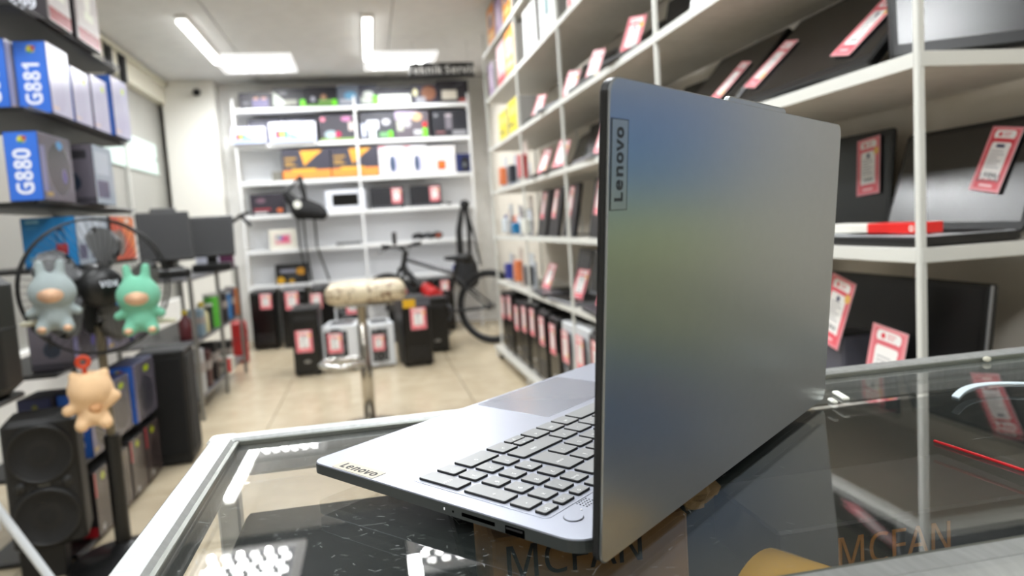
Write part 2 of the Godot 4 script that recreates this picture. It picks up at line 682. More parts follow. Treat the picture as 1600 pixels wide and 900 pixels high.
func rail(len):
	# near edge profile: flat top, round nose towards the shopkeeper
	var prof = [Vector2(-0.012, 0), Vector2(-0.012, 0.033), Vector2(-0.011, 0.034), Vector2(0.002, 0.034)]
	for i in 7:
		var a = i / 6.0 * PI / 2
		prof.append(Vector2(0.002 + 0.017 * sin(a), 0.017 + 0.0165 * cos(a)))
	prof.append(Vector2(0.019, 0))
	var a = []
	var b = []
	for p in prof:
		a.append(Vector3(-len / 2, p.y, p.x))
		b.append(Vector3(len / 2, p.y, p.x))
	return loft([a, b])

# ------------------------------------------------------------------ the laptop on the counter
func slab(w, h, thk, r, b):
	# upright rounded slab, x 0..w, y 0..h, z -thk..0
	var o = outline(w, h, r, 7)
	var rings = []
	for q in [[-thk, b], [-thk + b, 0.0], [-b, 0.0], [0.0, b]]:
		var ring = []
		for p in ring_of(o, 0, q[1]):
			ring.append(Vector3(p.x + w / 2, h / 2 - p.z, q[0]))
		rings.append(ring)
	return loft(rings)

func keycap(w, d):
	# a flat key: pale top, dark skirt; origin at the middle of its foot
	var k = "k%.4f,%.4f" % [w, d]
	if not meshes.has(k):
		var o = outline(w, d, 0.0013, 3)
		var st = loft([ring_of(o, 0), ring_of(o, 0.0013), ring_of(o, 0.0016, 0.0004)], false, false)
		var s2 = newst()
		var r = ring_of(o, 0.0016, 0.0004)
		for i in r.size():
			tri(s2, r[i], r[(i + 1) % r.size()], Vector3(0, 0.0016, 0), Vector3.UP)
		s2.generate_normals()
		s2.commit(st)
		meshes[k] = st
	return meshes[k]

func main_laptop():
	var W = 0.359
	var D = 0.2355
	var t = thing("laptop", "open silver laptop seen from behind standing on the glass counter", "laptop")
	t.transform = Transform3D(Basis(Vector3.UP, 0.6912) * Basis(Vector3.RIGHT, 0.0224) * Basis(Vector3.BACK, 0.0021), Vector3(0.0976, 0.841, -0.3225))
	var metal = mat("laptop_metal", Color(0.63, 0.645, 0.69), 0.38, 0.55)
	var lid_metal = noisy("lid_metal", Color(0.61, 0.63, 0.645), Color(0.625, 0.645, 0.66), 0.295, 0.05, 6.0, 1.0)
	var black = mat("laptop_black", Color(0.02, 0.02, 0.022), 0.45)
	var o = outline(W, D - 0.0085, [0.010, 0.010, 0.016, 0.016], 8)
	var mid = Vector3(W / 2, 0, -D / 2 - 0.00425)
	var sh = []
	var dk = []
	for q in [[-0.0098, 0.016], [-0.0085, 0.0035], [-0.0072, 0.0], [-0.0008, 0.0], [-0.0006, 0.0004], [0.0, 0.0]]:
		var ring = []
		for p in ring_of(o, q[0], q[1]):
			ring.append(p + mid)
		if q[0] < -0.0007:
			sh.append(ring)
		else:
			dk.append(ring)
	dk.insert(0, dk[0].map(func(p): return p + Vector3(0, -0.0003, 0)))
	dk[2] = ring_of(o, 0.0, 0.0005).map(func(p): return p + mid)
	part(t, "base_shell", loft(sh), mat("laptop_grey", Color(0.235, 0.25, 0.245), 0.38, 0.5))
	part(t, "deck", loft(dk), metal)
	# keyboard tray and keys: columns in millimetres from the right edge, rows from the rear edge
	part(t, "keyboard_tray", rprism(0.332, 0.106, 0.0003, 0.004, 0.0001), metal, Vector3(0.013 + 0.166, 0.0, -0.0955))
	var key_top = mat("key_top", Color(0.52, 0.525, 0.525), 0.42)
	var key_side = mat("key_side", Color(0.015, 0.015, 0.017), 0.6)
	var legend = mat("key_legend", Color(0.9, 0.9, 0.9), 0.6)
	var R = [[45.8, 53.7], [57.0, 71.5], [74.5, 89.0], [92.3, 107.0], [111.0, 126.3], [129.0, 145.0]]
	var C = [[16.0, 28.9], [32.0, 44.3], [48.0, 60.2], [64.0, 76.2]]
	var keys = [[C[0], [111.0, 144.6], "enter"], [C[0], [74.5, 106.5], "+"], [C[0], R[1], "-"], [C[1], R[1], "x"], [C[2], R[1], "/"], [C[3], R[1], "num"],
		[C[1], R[2], "9"], [C[2], R[2], "8"], [C[3], R[2], "7"], [C[1], R[3], "6"], [C[2], R[3], "5"], [C[3], R[3], "4"], [C[1], R[4], "3"], [C[2], R[4], "2"], [C[3], R[4], "1"], [C[1], R[5], "."], [[48.0, 76.2], R[5], "0"],
		[[80.0, 96.5], R[5], ">"], [[98.9, 115.4], [129.0, 136.5], "^"], [[98.9, 115.4], [137.5, 145.0], "v"], [[117.8, 134.3], R[5], "<"], [[136.7, 153.2], R[5], "ctrl"], [[155.6, 172.1], R[5], "alt"], [[174.5, 266.0], R[5], ""], [[268.4, 285.0], R[5], "alt"], [[287.3, 303.5], R[5], "win"], [[305.8, 322.0], R[5], "fn"], [[324.4, 343.0], R[5], "ctrl"],
		[[80.0, 97.6], [74.5, 107.0], "enter"]]
	for i in 4:
		keys.append([C[i], R[0], ["|<", ">|", "o", "=",][i]])
	for i in 16:
		keys.append([[80.0 + 16.45 * i, 94.2 + 16.45 * i], R[0], "del" if i == 0 else "F%d" % (17 - i - 1) if i > 3 else "fn"])
	keys.append([[80.0, 117.0], R[1], "back"])
	keys.append([[80.0, 125.0], R[4], "shift"])
	var names = [["=", "-", "0", "9", "8", "7", "6", "5", "4", "3", "2"], ["[", "P", "O", "I", "U", "Y", "T", "R", "E", "W", "Q", "A"], [";", "L", "K", "J", "H", "G", "F", "D", "S", "A", "Z"], ["/", ".", ",", "M", "N", "B", "V", "C", "X", "Z"]]
	var starts = [119.4, 100.0, 100.0, 127.4]
	for r in 4:
		for i in names[r].size():
			var u = starts[r] + 18.9 * i
			keys.append([[u, u + 16.5], R[r + 1], names[r][i]])
		var last = starts[r] + 18.9 * names[r].size()
		keys.append([[last, 343.0], R[r + 1], ["1", "tab", "caps", "shift"][r]])
	for k in keys:
		var w = (k[0][1] - k[0][0]) / 1000.0
		var d = (k[1][1] - k[1][0]) / 1000.0
		var u = (k[0][1] + k[0][0]) / 2000.0
		var v = (k[1][1] + k[1][0]) / 2000.0
		var n = part(t, "key", keycap(w, d), [key_side, key_top], Vector3(u, 0.0002, -v))
		if k[2] != "" and u < 0.2:
			var l = part(n, "legend", text(k[2], 0.004 if k[2].length() == 1 else 0.0028, 0.0001), legend)
			l.transform = Transform3D(Basis(Vector3(-1, 0, 0), Vector3(0, 0, 1), Vector3(0, 1, 0)), Vector3(-w * 0.1, 0.00166, d * 0.12))
	part(t, "touchpad", rprism(0.118, 0.076, 0.0002, 0.003, 0.0001), mat("touchpad", Color(0.63, 0.645, 0.69), 0.2, 0.55), Vector3(0.226, 0.0, -0.194))
	part(t, "power_button", cyl(0.0056, 0.0005, 28, 0.0002), mat("button_rim", Color(0.35, 0.36, 0.38), 0.4, 0.6), Vector3(0.023, 0, -0.0325))
	part(t, "power_button_cap", cyl(0.0053, 0.0008, 28, 0.0002), metal, Vector3(0.023, 0, -0.0325))
	part(t, "power_led", cyl(0.0006, 0.0004, 8), mat("led_white", Color(0.95, 0.95, 0.95), 0.4), Vector3(0.0335, 0, -0.0345))
	for i in 5:
		for j in 4:
			part(t, "speaker_hole", cyl(0.0005, 0.0003, 6, 0.0001), black, Vector3(0.039 + 0.0022 * i, 0, -0.0345 - 0.0022 * j))
	# palm-rest badge
	var b = part(t, "palm_badge", rprism(0.0125, 0.042, 0.0003, 0.0015, 0.0001), mat("badge_plate", Color(0.66, 0.63, 0.56), 0.5), Vector3(0.0075, 0.0, -0.1925))
	var bt = part(b, "badge_lettering", text("Lenovo", 0.0102, 0.0001, true), mat("badge_ink", Color(0.05, 0.05, 0.055), 0.6))
	bt.transform = Transform3D(Basis(Vector3(0, 0, 1), Vector3(1, 0, 0), Vector3(0, 1, 0)), Vector3(0.0, 0.00037, 0.001))
	mat("port_dark", Color(0.006, 0.006, 0.006), 0.7).specular_mode = BaseMaterial3D.SPECULAR_DISABLED
	part(t, "usb_port", cbox(0.0012, 0.0046, 0.0132, 0.0003), mat("port_dark", Color(0.006, 0.006, 0.006), 0.7), Vector3(0.0001, -0.0047, -0.0545))
	part(t, "usb_tongue", cbox(0.0009, 0.0014, 0.0115, 0.0002), mat("port_tongue", Color(0.03, 0.03, 0.032), 0.5), Vector3(-0.0001, -0.0037, -0.0545))
	part(t, "card_slot", cbox(0.0012, 0.0022, 0.0245, 0.0003), mat("port_dark", Color(0.006, 0.006, 0.006), 0.7), Vector3(0.0001, -0.0041, -0.0806))
	part(t, "charge_led", cbox(0.0008, 0.0016, 0.0009, 0.0002), mat("led_white", Color(0.95, 0.95, 0.95), 0.4), Vector3(0.0, -0.004, -0.1066))
	part(t, "reset_hole", cbox(0.0008, 0.0012, 0.0012, 0.0002), mat("port_dark", Color(0.006, 0.006, 0.006), 0.7), Vector3(0.0, -0.0041, -0.0997))
	for x in [0.05, 0.31]:
		part(t, "rear_foot", rprism(0.045, 0.008, 0.0034, 0.003, 0.0003), black, Vector3(x, -0.0130, -0.03))
		part(t, "front_foot", lathe([Vector2(0, 0), Vector2(0.006, 0), Vector2(0.008, 0.0075), Vector2(0, 0.0075)], 16), black, Vector3(x, -0.0172, -0.205))
	for x in [0.045, 0.265]:
		var h = part(t, "hinge", cyl(0.0034, 0.05, 16), black, Vector3(x, -0.0045, -0.0112))
		h.rotation = Vector3(0, 0, -PI / 2)
	# the lid
	var lid = part(t, "lid", slab(W, 0.231, 0.0014, [0.008, 0.008, 0.006, 0.006], 0.0006), lid_metal, Vector3(0, -0.0092, -0.0012), Vector3(0.06, 0, 0))
	part(lid, "rim", slab(W - 0.0006, 0.2304, 0.0034, [0.0078, 0.0078, 0.0058, 0.0058], 0.0004), mat("lid_rim", Color(0.15, 0.15, 0.15), 0.35, 0.5), Vector3(0.0003, 0.0003, -0.0014))
	part(lid, "bezel", slab(W - 0.0018, 0.2292, 0.0012, [0.007, 0.007, 0.005, 0.005], 0.0004), black, Vector3(0.0009, 0.0009, -0.0048))
	part(lid, "display", cbox(0.344, 0.194, 0.0003, 0.0001), mat("screen_off", Color(0.01, 0.01, 0.012), 0.12), Vector3(W / 2, 0.123, -0.0061))
	part(lid, "camera_bump", slab(0.096, 0.0035, 0.0038, [0.003, 0.003, 0.0003, 0.0003], 0.0006), lid_metal, Vector3(0.131, 0.2304, -0.0004))
	var pl = part(lid, "logo_plate", slab(0.0142, 0.0405, 0.0004, 0.0005, 0.0001), mat("logo_plate", Color(0.58, 0.60, 0.60), 0.35, 0.85), Vector3(0.0019, 0.1718, 0.0003))
	for q in [[0.00015, 0.0405, 0.0071, 0.0], [0.00015, 0.0405, 0.0071, 1.0]]:
		part(lid, "logo_border", cbox(0.0004, 0.0409, 0.0004, 0.0001), black, Vector3(0.0019 if q[3] == 0.0 else 0.0162, 0.19205, 0.0002))
	for y in [0.1717, 0.2124]:
		part(lid, "logo_border", cbox(0.0146, 0.0004, 0.0004, 0.0001), black, Vector3(0.00905, y, 0.0002))
	var lg = part(lid, "logo_lettering", text("Lenovo", 0.0100, 0.0002, true), mat("logo_ink", Color(0.035, 0.05, 0.075), 0.5))
	lg.transform = Transform3D(Basis(Vector3(0, 1, 0), Vector3(-1, 0, 0), Vector3(0, 0, 1)), Vector3(0.0088, 0.192, 0.0004))

# ------------------------------------------------------------------ things on and in the counter
func counter_things():
	single("red_stick", tube([Vector3(0, 0, 0), Vector3(0.003, 0, 0.035), Vector3(0.006, 0, 0.08)], 0.0011, 8), mat("red_plastic", Color(0.72, 0.07, 0.10), 0.4), "thin red stick lying on the glass counter", "stick", Vector3(0.377, GLASS + 0.0013, -0.432))
	var a = []
	for i in 15:
		var q = i / 14.0
		a.append(Vector3(0.10 * q, 0, -0.034 * sin(q * PI * 0.85) + 0.012 * q))
	var st = newst()
	for i in 14:
		var n = Vector3(0, 0, 0.004)
		quad(st, a[i] - n, a[i] + n, a[i + 1] + n, a[i + 1] - n, Vector3.UP)
		quad(st, a[i] - n - Vector3(0, 0.001, 0), a[i] + n - Vector3(0, 0.001, 0), a[i + 1] + n - Vector3(0, 0.001, 0), a[i + 1] - n - Vector3(0, 0.001, 0), Vector3.DOWN)
		quad(st, a[i] + n, a[i + 1] + n, a[i + 1] + n - Vector3(0, 0.001, 0), a[i] + n - Vector3(0, 0.001, 0), Vector3.BACK)
		quad(st, a[i] - n, a[i + 1] - n, a[i + 1] - n - Vector3(0, 0.001, 0), a[i] - n - Vector3(0, 0.001, 0), Vector3.FORWARD)
	single("plastic_strap", done(st), mat("white_plastic", Color(0.75, 0.80, 0.82), 0.4), "curved pale plastic strap lying on the glass counter", "strap", Vector3(0.477, GLASS + 0.0014, -0.523))
	var wp = mat("white_chip", Color(0.85, 0.85, 0.80), 0.5)
	single("white_clip", cbox(0.006, 0.003, 0.026, 0.001), wp, "longer white plastic clip beside the laptop's far corner", "clip", Vector3(0.398, GLASS + 0.0017, -0.565), Vector3(0, -0.25, 0))
	single("white_clip", cbox(0.005, 0.003, 0.012, 0.001), wp, "short white plastic clip just under the laptop lid's far corner", "clip", Vector3(0.381, GLASS + 0.0017, -0.552), Vector3(0, -0.25, 0))
	single("white_bead", ellipsoid(Vector3(0.004, 0.003, 0.004), 12), mat("bead", Color(0.70, 0.69, 0.62), 0.5), "tiny pale bead on the counter's far edge strip", "bead", Vector3(0.607, GLASS + 0.0035, -0.624))
	# under the glass
	var kraft = noisy("kraft", Color(0.50, 0.37, 0.20), Color(0.56, 0.42, 0.24), 0.8, 0.05, 5.0)
	var b = thing("kraft_box", "brown cardboard box with black capital letters under the counter glass", "box", Vector3(0.130, 0.724, -0.50))
	part(b, "carton", cbox(0.136, 0.072, 0.1, 0.002), kraft, Vector3(0, 0.036, 0))
	part(b, "flap_seam", cbox(0.13, 0.0006, 0.002, 0.0002), mat("seam", Color(0.16, 0.11, 0.06), 0.9), Vector3(0, 0.0722, 0))
	part(b, "lettering", text("MCFAN", 0.030, 0.0006), mat("ink", Color(0.02, 0.02, 0.02), 0.7), Vector3(-0.012, 0.054, 0.0503))
	# a crumpled ball: sharp random facets
	var r2 = RandomNumberGenerator.new()
	r2.seed = 5
	var ball = []
	for i in 11:
		var ring = []
		for j in 16:
			var th = PI * i / 10.0
			var r = r2.randf_range(0.66, 1.12) if i > 0 and i < 10 else 0.8
			var ph = TAU * j / 16.0 + r2.randf_range(-0.12, 0.12)
			ring.append(Vector3(sin(th) * cos(ph) * 0.023, cos(th) * 0.0145, sin(th) * sin(ph) * 0.016) * r)
		ball.append(ring)
	single("crumpled_paper", loft(ball, false, false), noisy("brown_paper", Color(0.62, 0.50, 0.33), Color(0.74, 0.63, 0.45), 0.85, 0.08, 9.0), "crumpled brown packing paper on the box under the glass", "paper", Vector3(0.203, 0.8075, -0.463))
	var k = thing("black_box", "black box with golden capital letters under the counter glass", "box", Vector3(0.375, 0.724, -0.50))
	part(k, "carton", cbox(0.22, 0.047, 0.1, 0.002), mat("black_card", Color(0.012, 0.012, 0.014), 0.4), Vector3(0, 0.0235, 0))
	part(k, "lettering", text("MCFAN", 0.030, 0.0006), mat("gold_ink", Color(0.55, 0.36, 0.10), 0.4, 0.3), Vector3(-0.016, 0.024, 0.0503))
	var tp = thing("tape_roll", "roll of yellow packing tape under the glass by the near edge", "tape", Vector3(0.216, 0.7635, -0.352), 0.5)
	tp.scale = Vector3.ONE * 0.97
	var core = lathe([Vector2(0.026, -0.022), Vector2(0.0285, -0.022), Vector2(0.0285, 0.022), Vector2(0.026, 0.022), Vector2(0.026, -0.022)], 36)
	var roll = lathe([Vector2(0.0285, -0.022), Vector2(0.0395, -0.022), Vector2(0.0402, -0.0212), Vector2(0.0402, 0.0212), Vector2(0.0395, 0.022), Vector2(0.0285, 0.022)], 40)
	part(tp, "tape", roll, mat("yellow_tape", Color(0.66, 0.50, 0.10), 0.25), Vector3.ZERO, Vector3(PI / 2, 0, 0))
	part(tp, "core", core, mat("tape_core", Color(0.30, 0.07, 0.12), 0.6), Vector3.ZERO, Vector3(PI / 2, 0, 0))
	var wb = []
	for i in 16:
		var p = Vector3(-0.07 + 0.0095 * i, 0.010 + 0.005 * sin(i * 1.7), 0.004 * cos(i * 2.3))
		wb.append([p, p + Vector3(0.004, 0.003, 0.008), 0.009, 0.007])
	single("bubble_wrap", nets(wb, 0.0035, 0.002, 0.003), mat("bubble_wrap", Color(0.70, 0.74, 0.74), 0.25), "crinkled white bubble wrap under the glass beside yellow tape", "bubble wrap", Vector3(0.10, 0.7245, -0.335))
	var bb = thing("white_bag", "folded white plastic bag under the glass right of tape", "bag", Vector3(0.285, 0.724, -0.335))
	part(bb, "fold", rprism(0.07, 0.04, 0.030, 0.014, 0.006), mat("bag_white", Color(0.80, 0.84, 0.83), 0.35))
	part(bb, "fold", rprism(0.06, 0.034, 0.022, 0.012, 0.005), mat("bag_white", Color(0.80, 0.84, 0.83), 0.35), Vector3(-0.006, 0.030, 0.0))
	# the lit monitor that the shiny lid mirrors, standing on the counter out of the frame
	var d = thing("monitor", "monitor with a bright landscape on its screen, counter's right end", "monitor", Vector3(1.0, GLASS, -0.345), -PI / 2)
	var dk = mat("bezel_black", Color(0.015, 0.015, 0.017), 0.35)
	part(d, "foot", rprism(0.24, 0.14, 0.01, 0.03, 0.003), dk, Vector3(0, 0, -0.075))
	part(d, "neck", cbox(0.05, 0.16, 0.02, 0.004), dk, Vector3(0, 0.085, -0.04))
	var l = part(d, "panel", cbox(0.54, 0.33, 0.024, 0.004), dk, Vector3(0, 0.166, -0.012))
	var sm = mat("wallpaper_screen", Color(0.02, 0.02, 0.02), 0.2)
	sm.emission_enabled = true
	sm.emission_texture = paint("wallpaper", 96, 64, Color(0.08, 0.42, 0.72), [["r", 0, 0.32, 1, 0.24, Color(0.20, 0.52, 0.72)], ["e", 0.3, 0.25, 0.1, 0.03, Color(0.7, 0.8, 0.9)], ["e", 0.72, 0.38, 0.1, 0.03, Color(0.7, 0.8, 0.9)], ["e", 0.75, 1.1, 0.8, 0.42, Color(0.56, 0.60, 0.36)], ["e", 0.15, 1.05, 0.45, 0.46, Color(0.66, 0.67, 0.42)]])
	sm.emission = Color.BLACK
	sm.emission_operator = BaseMaterial3D.EMISSION_OP_ADD
	sm.emission_energy_multiplier = SCREEN_E
	part(l, "lit_screen", pbox(0.525, 0.305, 0.001, ["pz"], 0.0002), [dk, sm], Vector3(0, -0.006, 0.0125))
	for q in [[0.075, 0.19, Color(0.5, 0.72, 1.0)], [-0.09, 0.1, Color(0.9, 1.0, 0.5)]]:
		var la = AreaLight3D.new()
		la.name = "screen_light"
		la.area_size = Vector2(0.5, q[1])
		la.light_energy = 0.006
		la.light_color = q[2]
		la.shadow_enabled = true
		la.area_range = 6.0
		l.add_child(la, true)
		la.position = Vector3(0, q[0], 0.016)
		la.rotation.y = PI

# ------------------------------------------------------------------ price tags, laptops, monitors, towers
func satin():
	# matt panel glass: wide glare from the ceiling lamps
	var m = mat("screen_satin", Color(0.015, 0.015, 0.018), 0.25)
	m.metallic_specular = 0.75
	return m

func tag_mat(v):
	var red = [Color(0.80, 0.22, 0.27), Color(0.86, 0.36, 0.40), Color(0.84, 0.42, 0.46)][v]
	var white = Color(0.92, 0.91, 0.90)
	var grey = Color(0.55, 0.55, 0.57)
	var ops = [["r", 0.07, 0.03, 0.86, 0.94, Color(0.9, 0.62, 0.64)], ["r", 0.085, 0.04, 0.83, 0.92, red], ["r", 0.22, 0.05, 0.56, 0.13, white], ["e", 0.22, 0.115, 0.07, 0.065, white], ["e", 0.78, 0.115, 0.07, 0.065, white], ["e", 0.34, 0.115, 0.06, 0.035, Color(0.82, 0.14, 0.2)], ["r", 0.46, 0.09, 0.24, 0.015, Color(0.8, 0.35, 0.4)], ["r", 0.46, 0.125, 0.2, 0.015, Color(0.8, 0.35, 0.4)],
		["r", 0.22, 0.24, 0.56, 0.58, white], ["r", 0.18, 0.28, 0.64, 0.50, white], ["e", 0.22, 0.28, 0.04, 0.04, white], ["e", 0.78, 0.28, 0.04, 0.04, white], ["e", 0.22, 0.78, 0.04, 0.04, white], ["e", 0.78, 0.78, 0.04, 0.04, white], ["r", 0.28, 0.89, 0.44, 0.04, Color(0.93, 0.75, 0.76)]]
	if v == 0:
		ops.append_array([["r", 0.36, 0.27, 0.28, 0.05, Color(0.12, 0.14, 0.3)]])
	elif v == 1:
		ops.append_array([["e", 0.84, 0.25, 0.11, 0.065, Color(0.88, 0.70, 0.36)], ["r", 0.44, 0.28, 0.13, 0.08, Color(0.13, 0.13, 0.3)]])
	else:
		ops.append_array([["e", 0.8, 0.75, 0.12, 0.08, Color(0.9, 0.70, 0.40)]])
	for i in 6:
		ops.append(["r", 0.25, 0.37 + 0.05 * i, [0.4, 0.46, 0.3, 0.42, 0.36, 0.44][i], 0.014, grey])
	if v != 2:
		for i in 4:
			ops.append(["r", 0.34 + 0.1 * i, 0.71, 0.06, 0.06, Color(0.25, 0.25, 0.27)])
	return printed("tag%d" % v, 96, 160, Color(0.86, 0.55, 0.57) if v == 2 else Color(0.85, 0.5, 0.53), ops, 0.35)

func tag(parent, v, w, h, at, rot = Vector3.ZERO):
	return part(parent, "price_tag", pbox(w, h, 0.0012, ["pz"], 0.0003), [mat("tag_back", Color(0.85, 0.8, 0.8), 0.5), tag_mat(v)], at, rot)

func laptop_on_show(label, at, turn, opt = {}):
	# open laptop; front towards local +z, hinge at z 0
	var w = opt.get("w", 0.36)
	var d = opt.get("d", 0.24)
	var lean = opt.get("lean", 0.32)
	var t = thing("display_laptop", label, "laptop", at, turn, opt.get("group", "laptops on show along the right rack"))
	var case_m = opt.get("case", mat("case_dark", Color(0.055, 0.055, 0.062), 0.4, 0.3))
	var deck = opt.get("deck", case_m)
	var scr = opt.get("screen", mat("screen_off", Color(0.01, 0.01, 0.012), 0.12))
	part(t, "base_shell", rprism(w, d, 0.017, 0.012, 0.003), case_m, Vector3(0, 0, d / 2))
	part(t, "deck", rprism(w - 0.012, d - 0.012, 0.001, 0.008, 0.0003), deck, Vector3(0, 0.017, d / 2))
	part(t, "keyboard", rprism(w * 0.9, d * 0.42, 0.0015, 0.004, 0.0003), mat("keys_dark", Color(0.03, 0.03, 0.033), 0.5), Vector3(0, 0.018, d * 0.3))
	part(t, "touchpad", rprism(w * 0.3, d * 0.3, 0.0006, 0.004, 0.0002), mat("pad_dark", Color(0.10, 0.10, 0.11), 0.3), Vector3(0, 0.018, d * 0.75))
	var hgt = opt.get("h", 0.235)
	var lid = part(t, "lid", slab(w, hgt, 0.007, 0.010, 0.001), case_m, Vector3(-w / 2, 0.014, 0.004), Vector3(-lean, 0, 0))
	part(lid, "display", cbox(w - 0.016, hgt - 0.03, 0.0008, 0.0002), scr, Vector3(w / 2, hgt / 2 + 0.004, 0.0004))
	if opt.has("tag"):
		var g = opt.tag
		if opt.get("card", false):
			tag(t, g[0], g[4], g[5], Vector3(g[1], 0.024 + g[5] / 2 * 0.93, d * 0.62), Vector3(-0.38, 0.45, -0.1))
		else:
			tag(lid, g[0], g[4] if g.size() > 4 else 0.068, g[5] if g.size() > 5 else 0.115, Vector3(w / 2 + g[1], hgt / 2 + g[2], 0.006), Vector3(0, 0, g[3]))
	return t

func monitor(label, at, turn, w, h, opt = {}):
	# flat monitor; screen towards local +z, foot at y 0
	var t = thing("monitor", label, "monitor", at, turn, opt.get("group", "monitors on show along the right rack"))
	var up = opt.get("up", 0.0)
	var p = part(t, "panel", cbox(w, h, 0.022, 0.004), mat("bezel_black", Color(0.015, 0.015, 0.017), 0.35), Vector3(0, up + 0.012 + cos(opt.get("lean", 0.08)) * h / 2, -sin(opt.get("lean", 0.08)) * h / 2), Vector3(-opt.get("lean", 0.08), 0, 0))
	part(p, "display", cbox(w - 0.024, h - 0.036, 0.001, 0.0003), opt.get("screen", satin()), Vector3(0, 0.005, 0.0112))
	part(p, "rear_bulge", cbox(w * 0.5, h * 0.5, 0.03, 0.01), mat("bezel_black", Color(0.015, 0.015, 0.017), 0.35), Vector3(0, 0, -0.024))
	if up > 0.0:
		part(t, "neck", cbox(0.05, up + 0.05, 0.018, 0.004), mat("bezel_black", Color(0.015, 0.015, 0.017), 0.35), Vector3(0, up / 2 + 0.025, -0.03))
		part(t, "foot", rprism(w * 0.45, 0.16, 0.01, 0.03, 0.003), mat("bezel_black", Color(0.015, 0.015, 0.017), 0.35), Vector3(0, 0, -0.03))
	else:
		part(t, "foot", rprism(w * 0.4, 0.10, 0.008, 0.02, 0.002), mat("bezel_black", Color(0.015, 0.015, 0.017), 0.35), Vector3(0, 0, -0.04))
	if opt.has("tag"):
		var g = opt.tag
		tag(p, g[0], g[4] if g.size() > 4 else 0.068, g[5] if g.size() > 5 else 0.115, Vector3(g[1], g[2], 0.017), Vector3(0, 0, g[3]))
	if opt.has("tag2"):
		var g = opt.tag2
		tag(p, g[0], g[4], g[5], Vector3(g[1], g[2], 0.017), Vector3(0, 0, g[3]))
	return t

func tower(label, at, turn, w, h, d, style, tagv = -1, tag_at = Vector2(0, 0), tag_w = 0.12):
	# desktop tower; front towards local +z, standing on its feet
	var t = thing("computer_tower", label, "computer tower", at, turn, "computer towers for sale")
	var c = mat("tower_black", Color(0.014, 0.014, 0.017), 0.4)
	if style == "white":
		c = mat("tower_white", Color(0.80, 0.81, 0.82), 0.4)
	part(t, "case", cbox(w, h - 0.015, d, 0.004), c, Vector3(0, h / 2 + 0.0075, -d / 2))
	for sx in [-1, 1]:
		for z in [-0.05, -d + 0.05]:
			part(t, "foot", cyl(0.014, 0.016, 12), mat("foot_rubber", Color(0.02, 0.02, 0.02), 0.7), Vector3(sx * (w / 2 - 0.03), 0, z))
	if style == "white":
		part(t, "front_window", cbox(w * 0.66, h * 0.74, 0.006, 0.002), mat("smoked_window", Color(0.17, 0.175, 0.18), 0.12), Vector3(-w * 0.1, h * 0.52, 0.002))
		for i in 3:
			var f = part(t, "fan_ring", lathe([Vector2(w * 0.20, 0), Vector2(w * 0.25, 0), Vector2(w * 0.25, 0.008), Vector2(w * 0.20, 0.008), Vector2(w * 0.20, 0)], 20), mat("fan_grey", Color(0.45, 0.46, 0.47), 0.4), Vector3(-w * 0.1, h * (0.27 + 0.25 * i), 0.004), Vector3(PI / 2, 0, 0))
			part(f, "hub", cyl(w * 0.08, 0.006, 14), mat("fan_grey2", Color(0.3, 0.3, 0.31), 0.4))
	elif style == "mesh":
		part(t, "front_panel", cbox(w * 0.94, h * 0.92, 0.02, 0.006), mat("tower_front", Color(0.022, 0.022, 0.025), 0.25), Vector3(0, h * 0.51, 0.008))
		for i in 5:
			part(t, "vent_slat", cbox(w * 0.7, 0.006, 0.006, 0.001), mat("vent_grey", Color(0.09, 0.09, 0.095), 0.4), Vector3(0, h * 0.14 + 0.018 * i, 0.019))
	else:
		part(t, "front_panel", cbox(w * 0.96, h * 0.95, 0.014, 0.005), mat("tower_front", Color(0.022, 0.022, 0.025), 0.25), Vector3(0, h * 0.51, 0.005))
		part(t, "drive_door", cbox(w * 0.8, 0.04, 0.004, 0.001), mat("vent_grey", Color(0.09, 0.09, 0.095), 0.4), Vector3(0, h * 0.86, 0.0135))
		part(t, "emblem", cyl(0.018, 0.003, 16), mat("chrome_dull", Color(0.6, 0.6, 0.6), 0.3, 0.9), Vector3(0, h * 0.22, 0.0115), Vector3(PI / 2, 0, 0), Vector3(1.4, 1, 0.6))
	part(t, "top_vent", cbox(w * 0.7, 0.004, d * 0.6, 0.001), mat("vent_grey", Color(0.09, 0.09, 0.095), 0.4), Vector3(0, h + 0.001, -d / 2))
	if tagv >= 0:
		tag(t, tagv, tag_w, tag_w * 1.38, Vector3(tag_at.x, tag_at.y, 0.024))
	return t

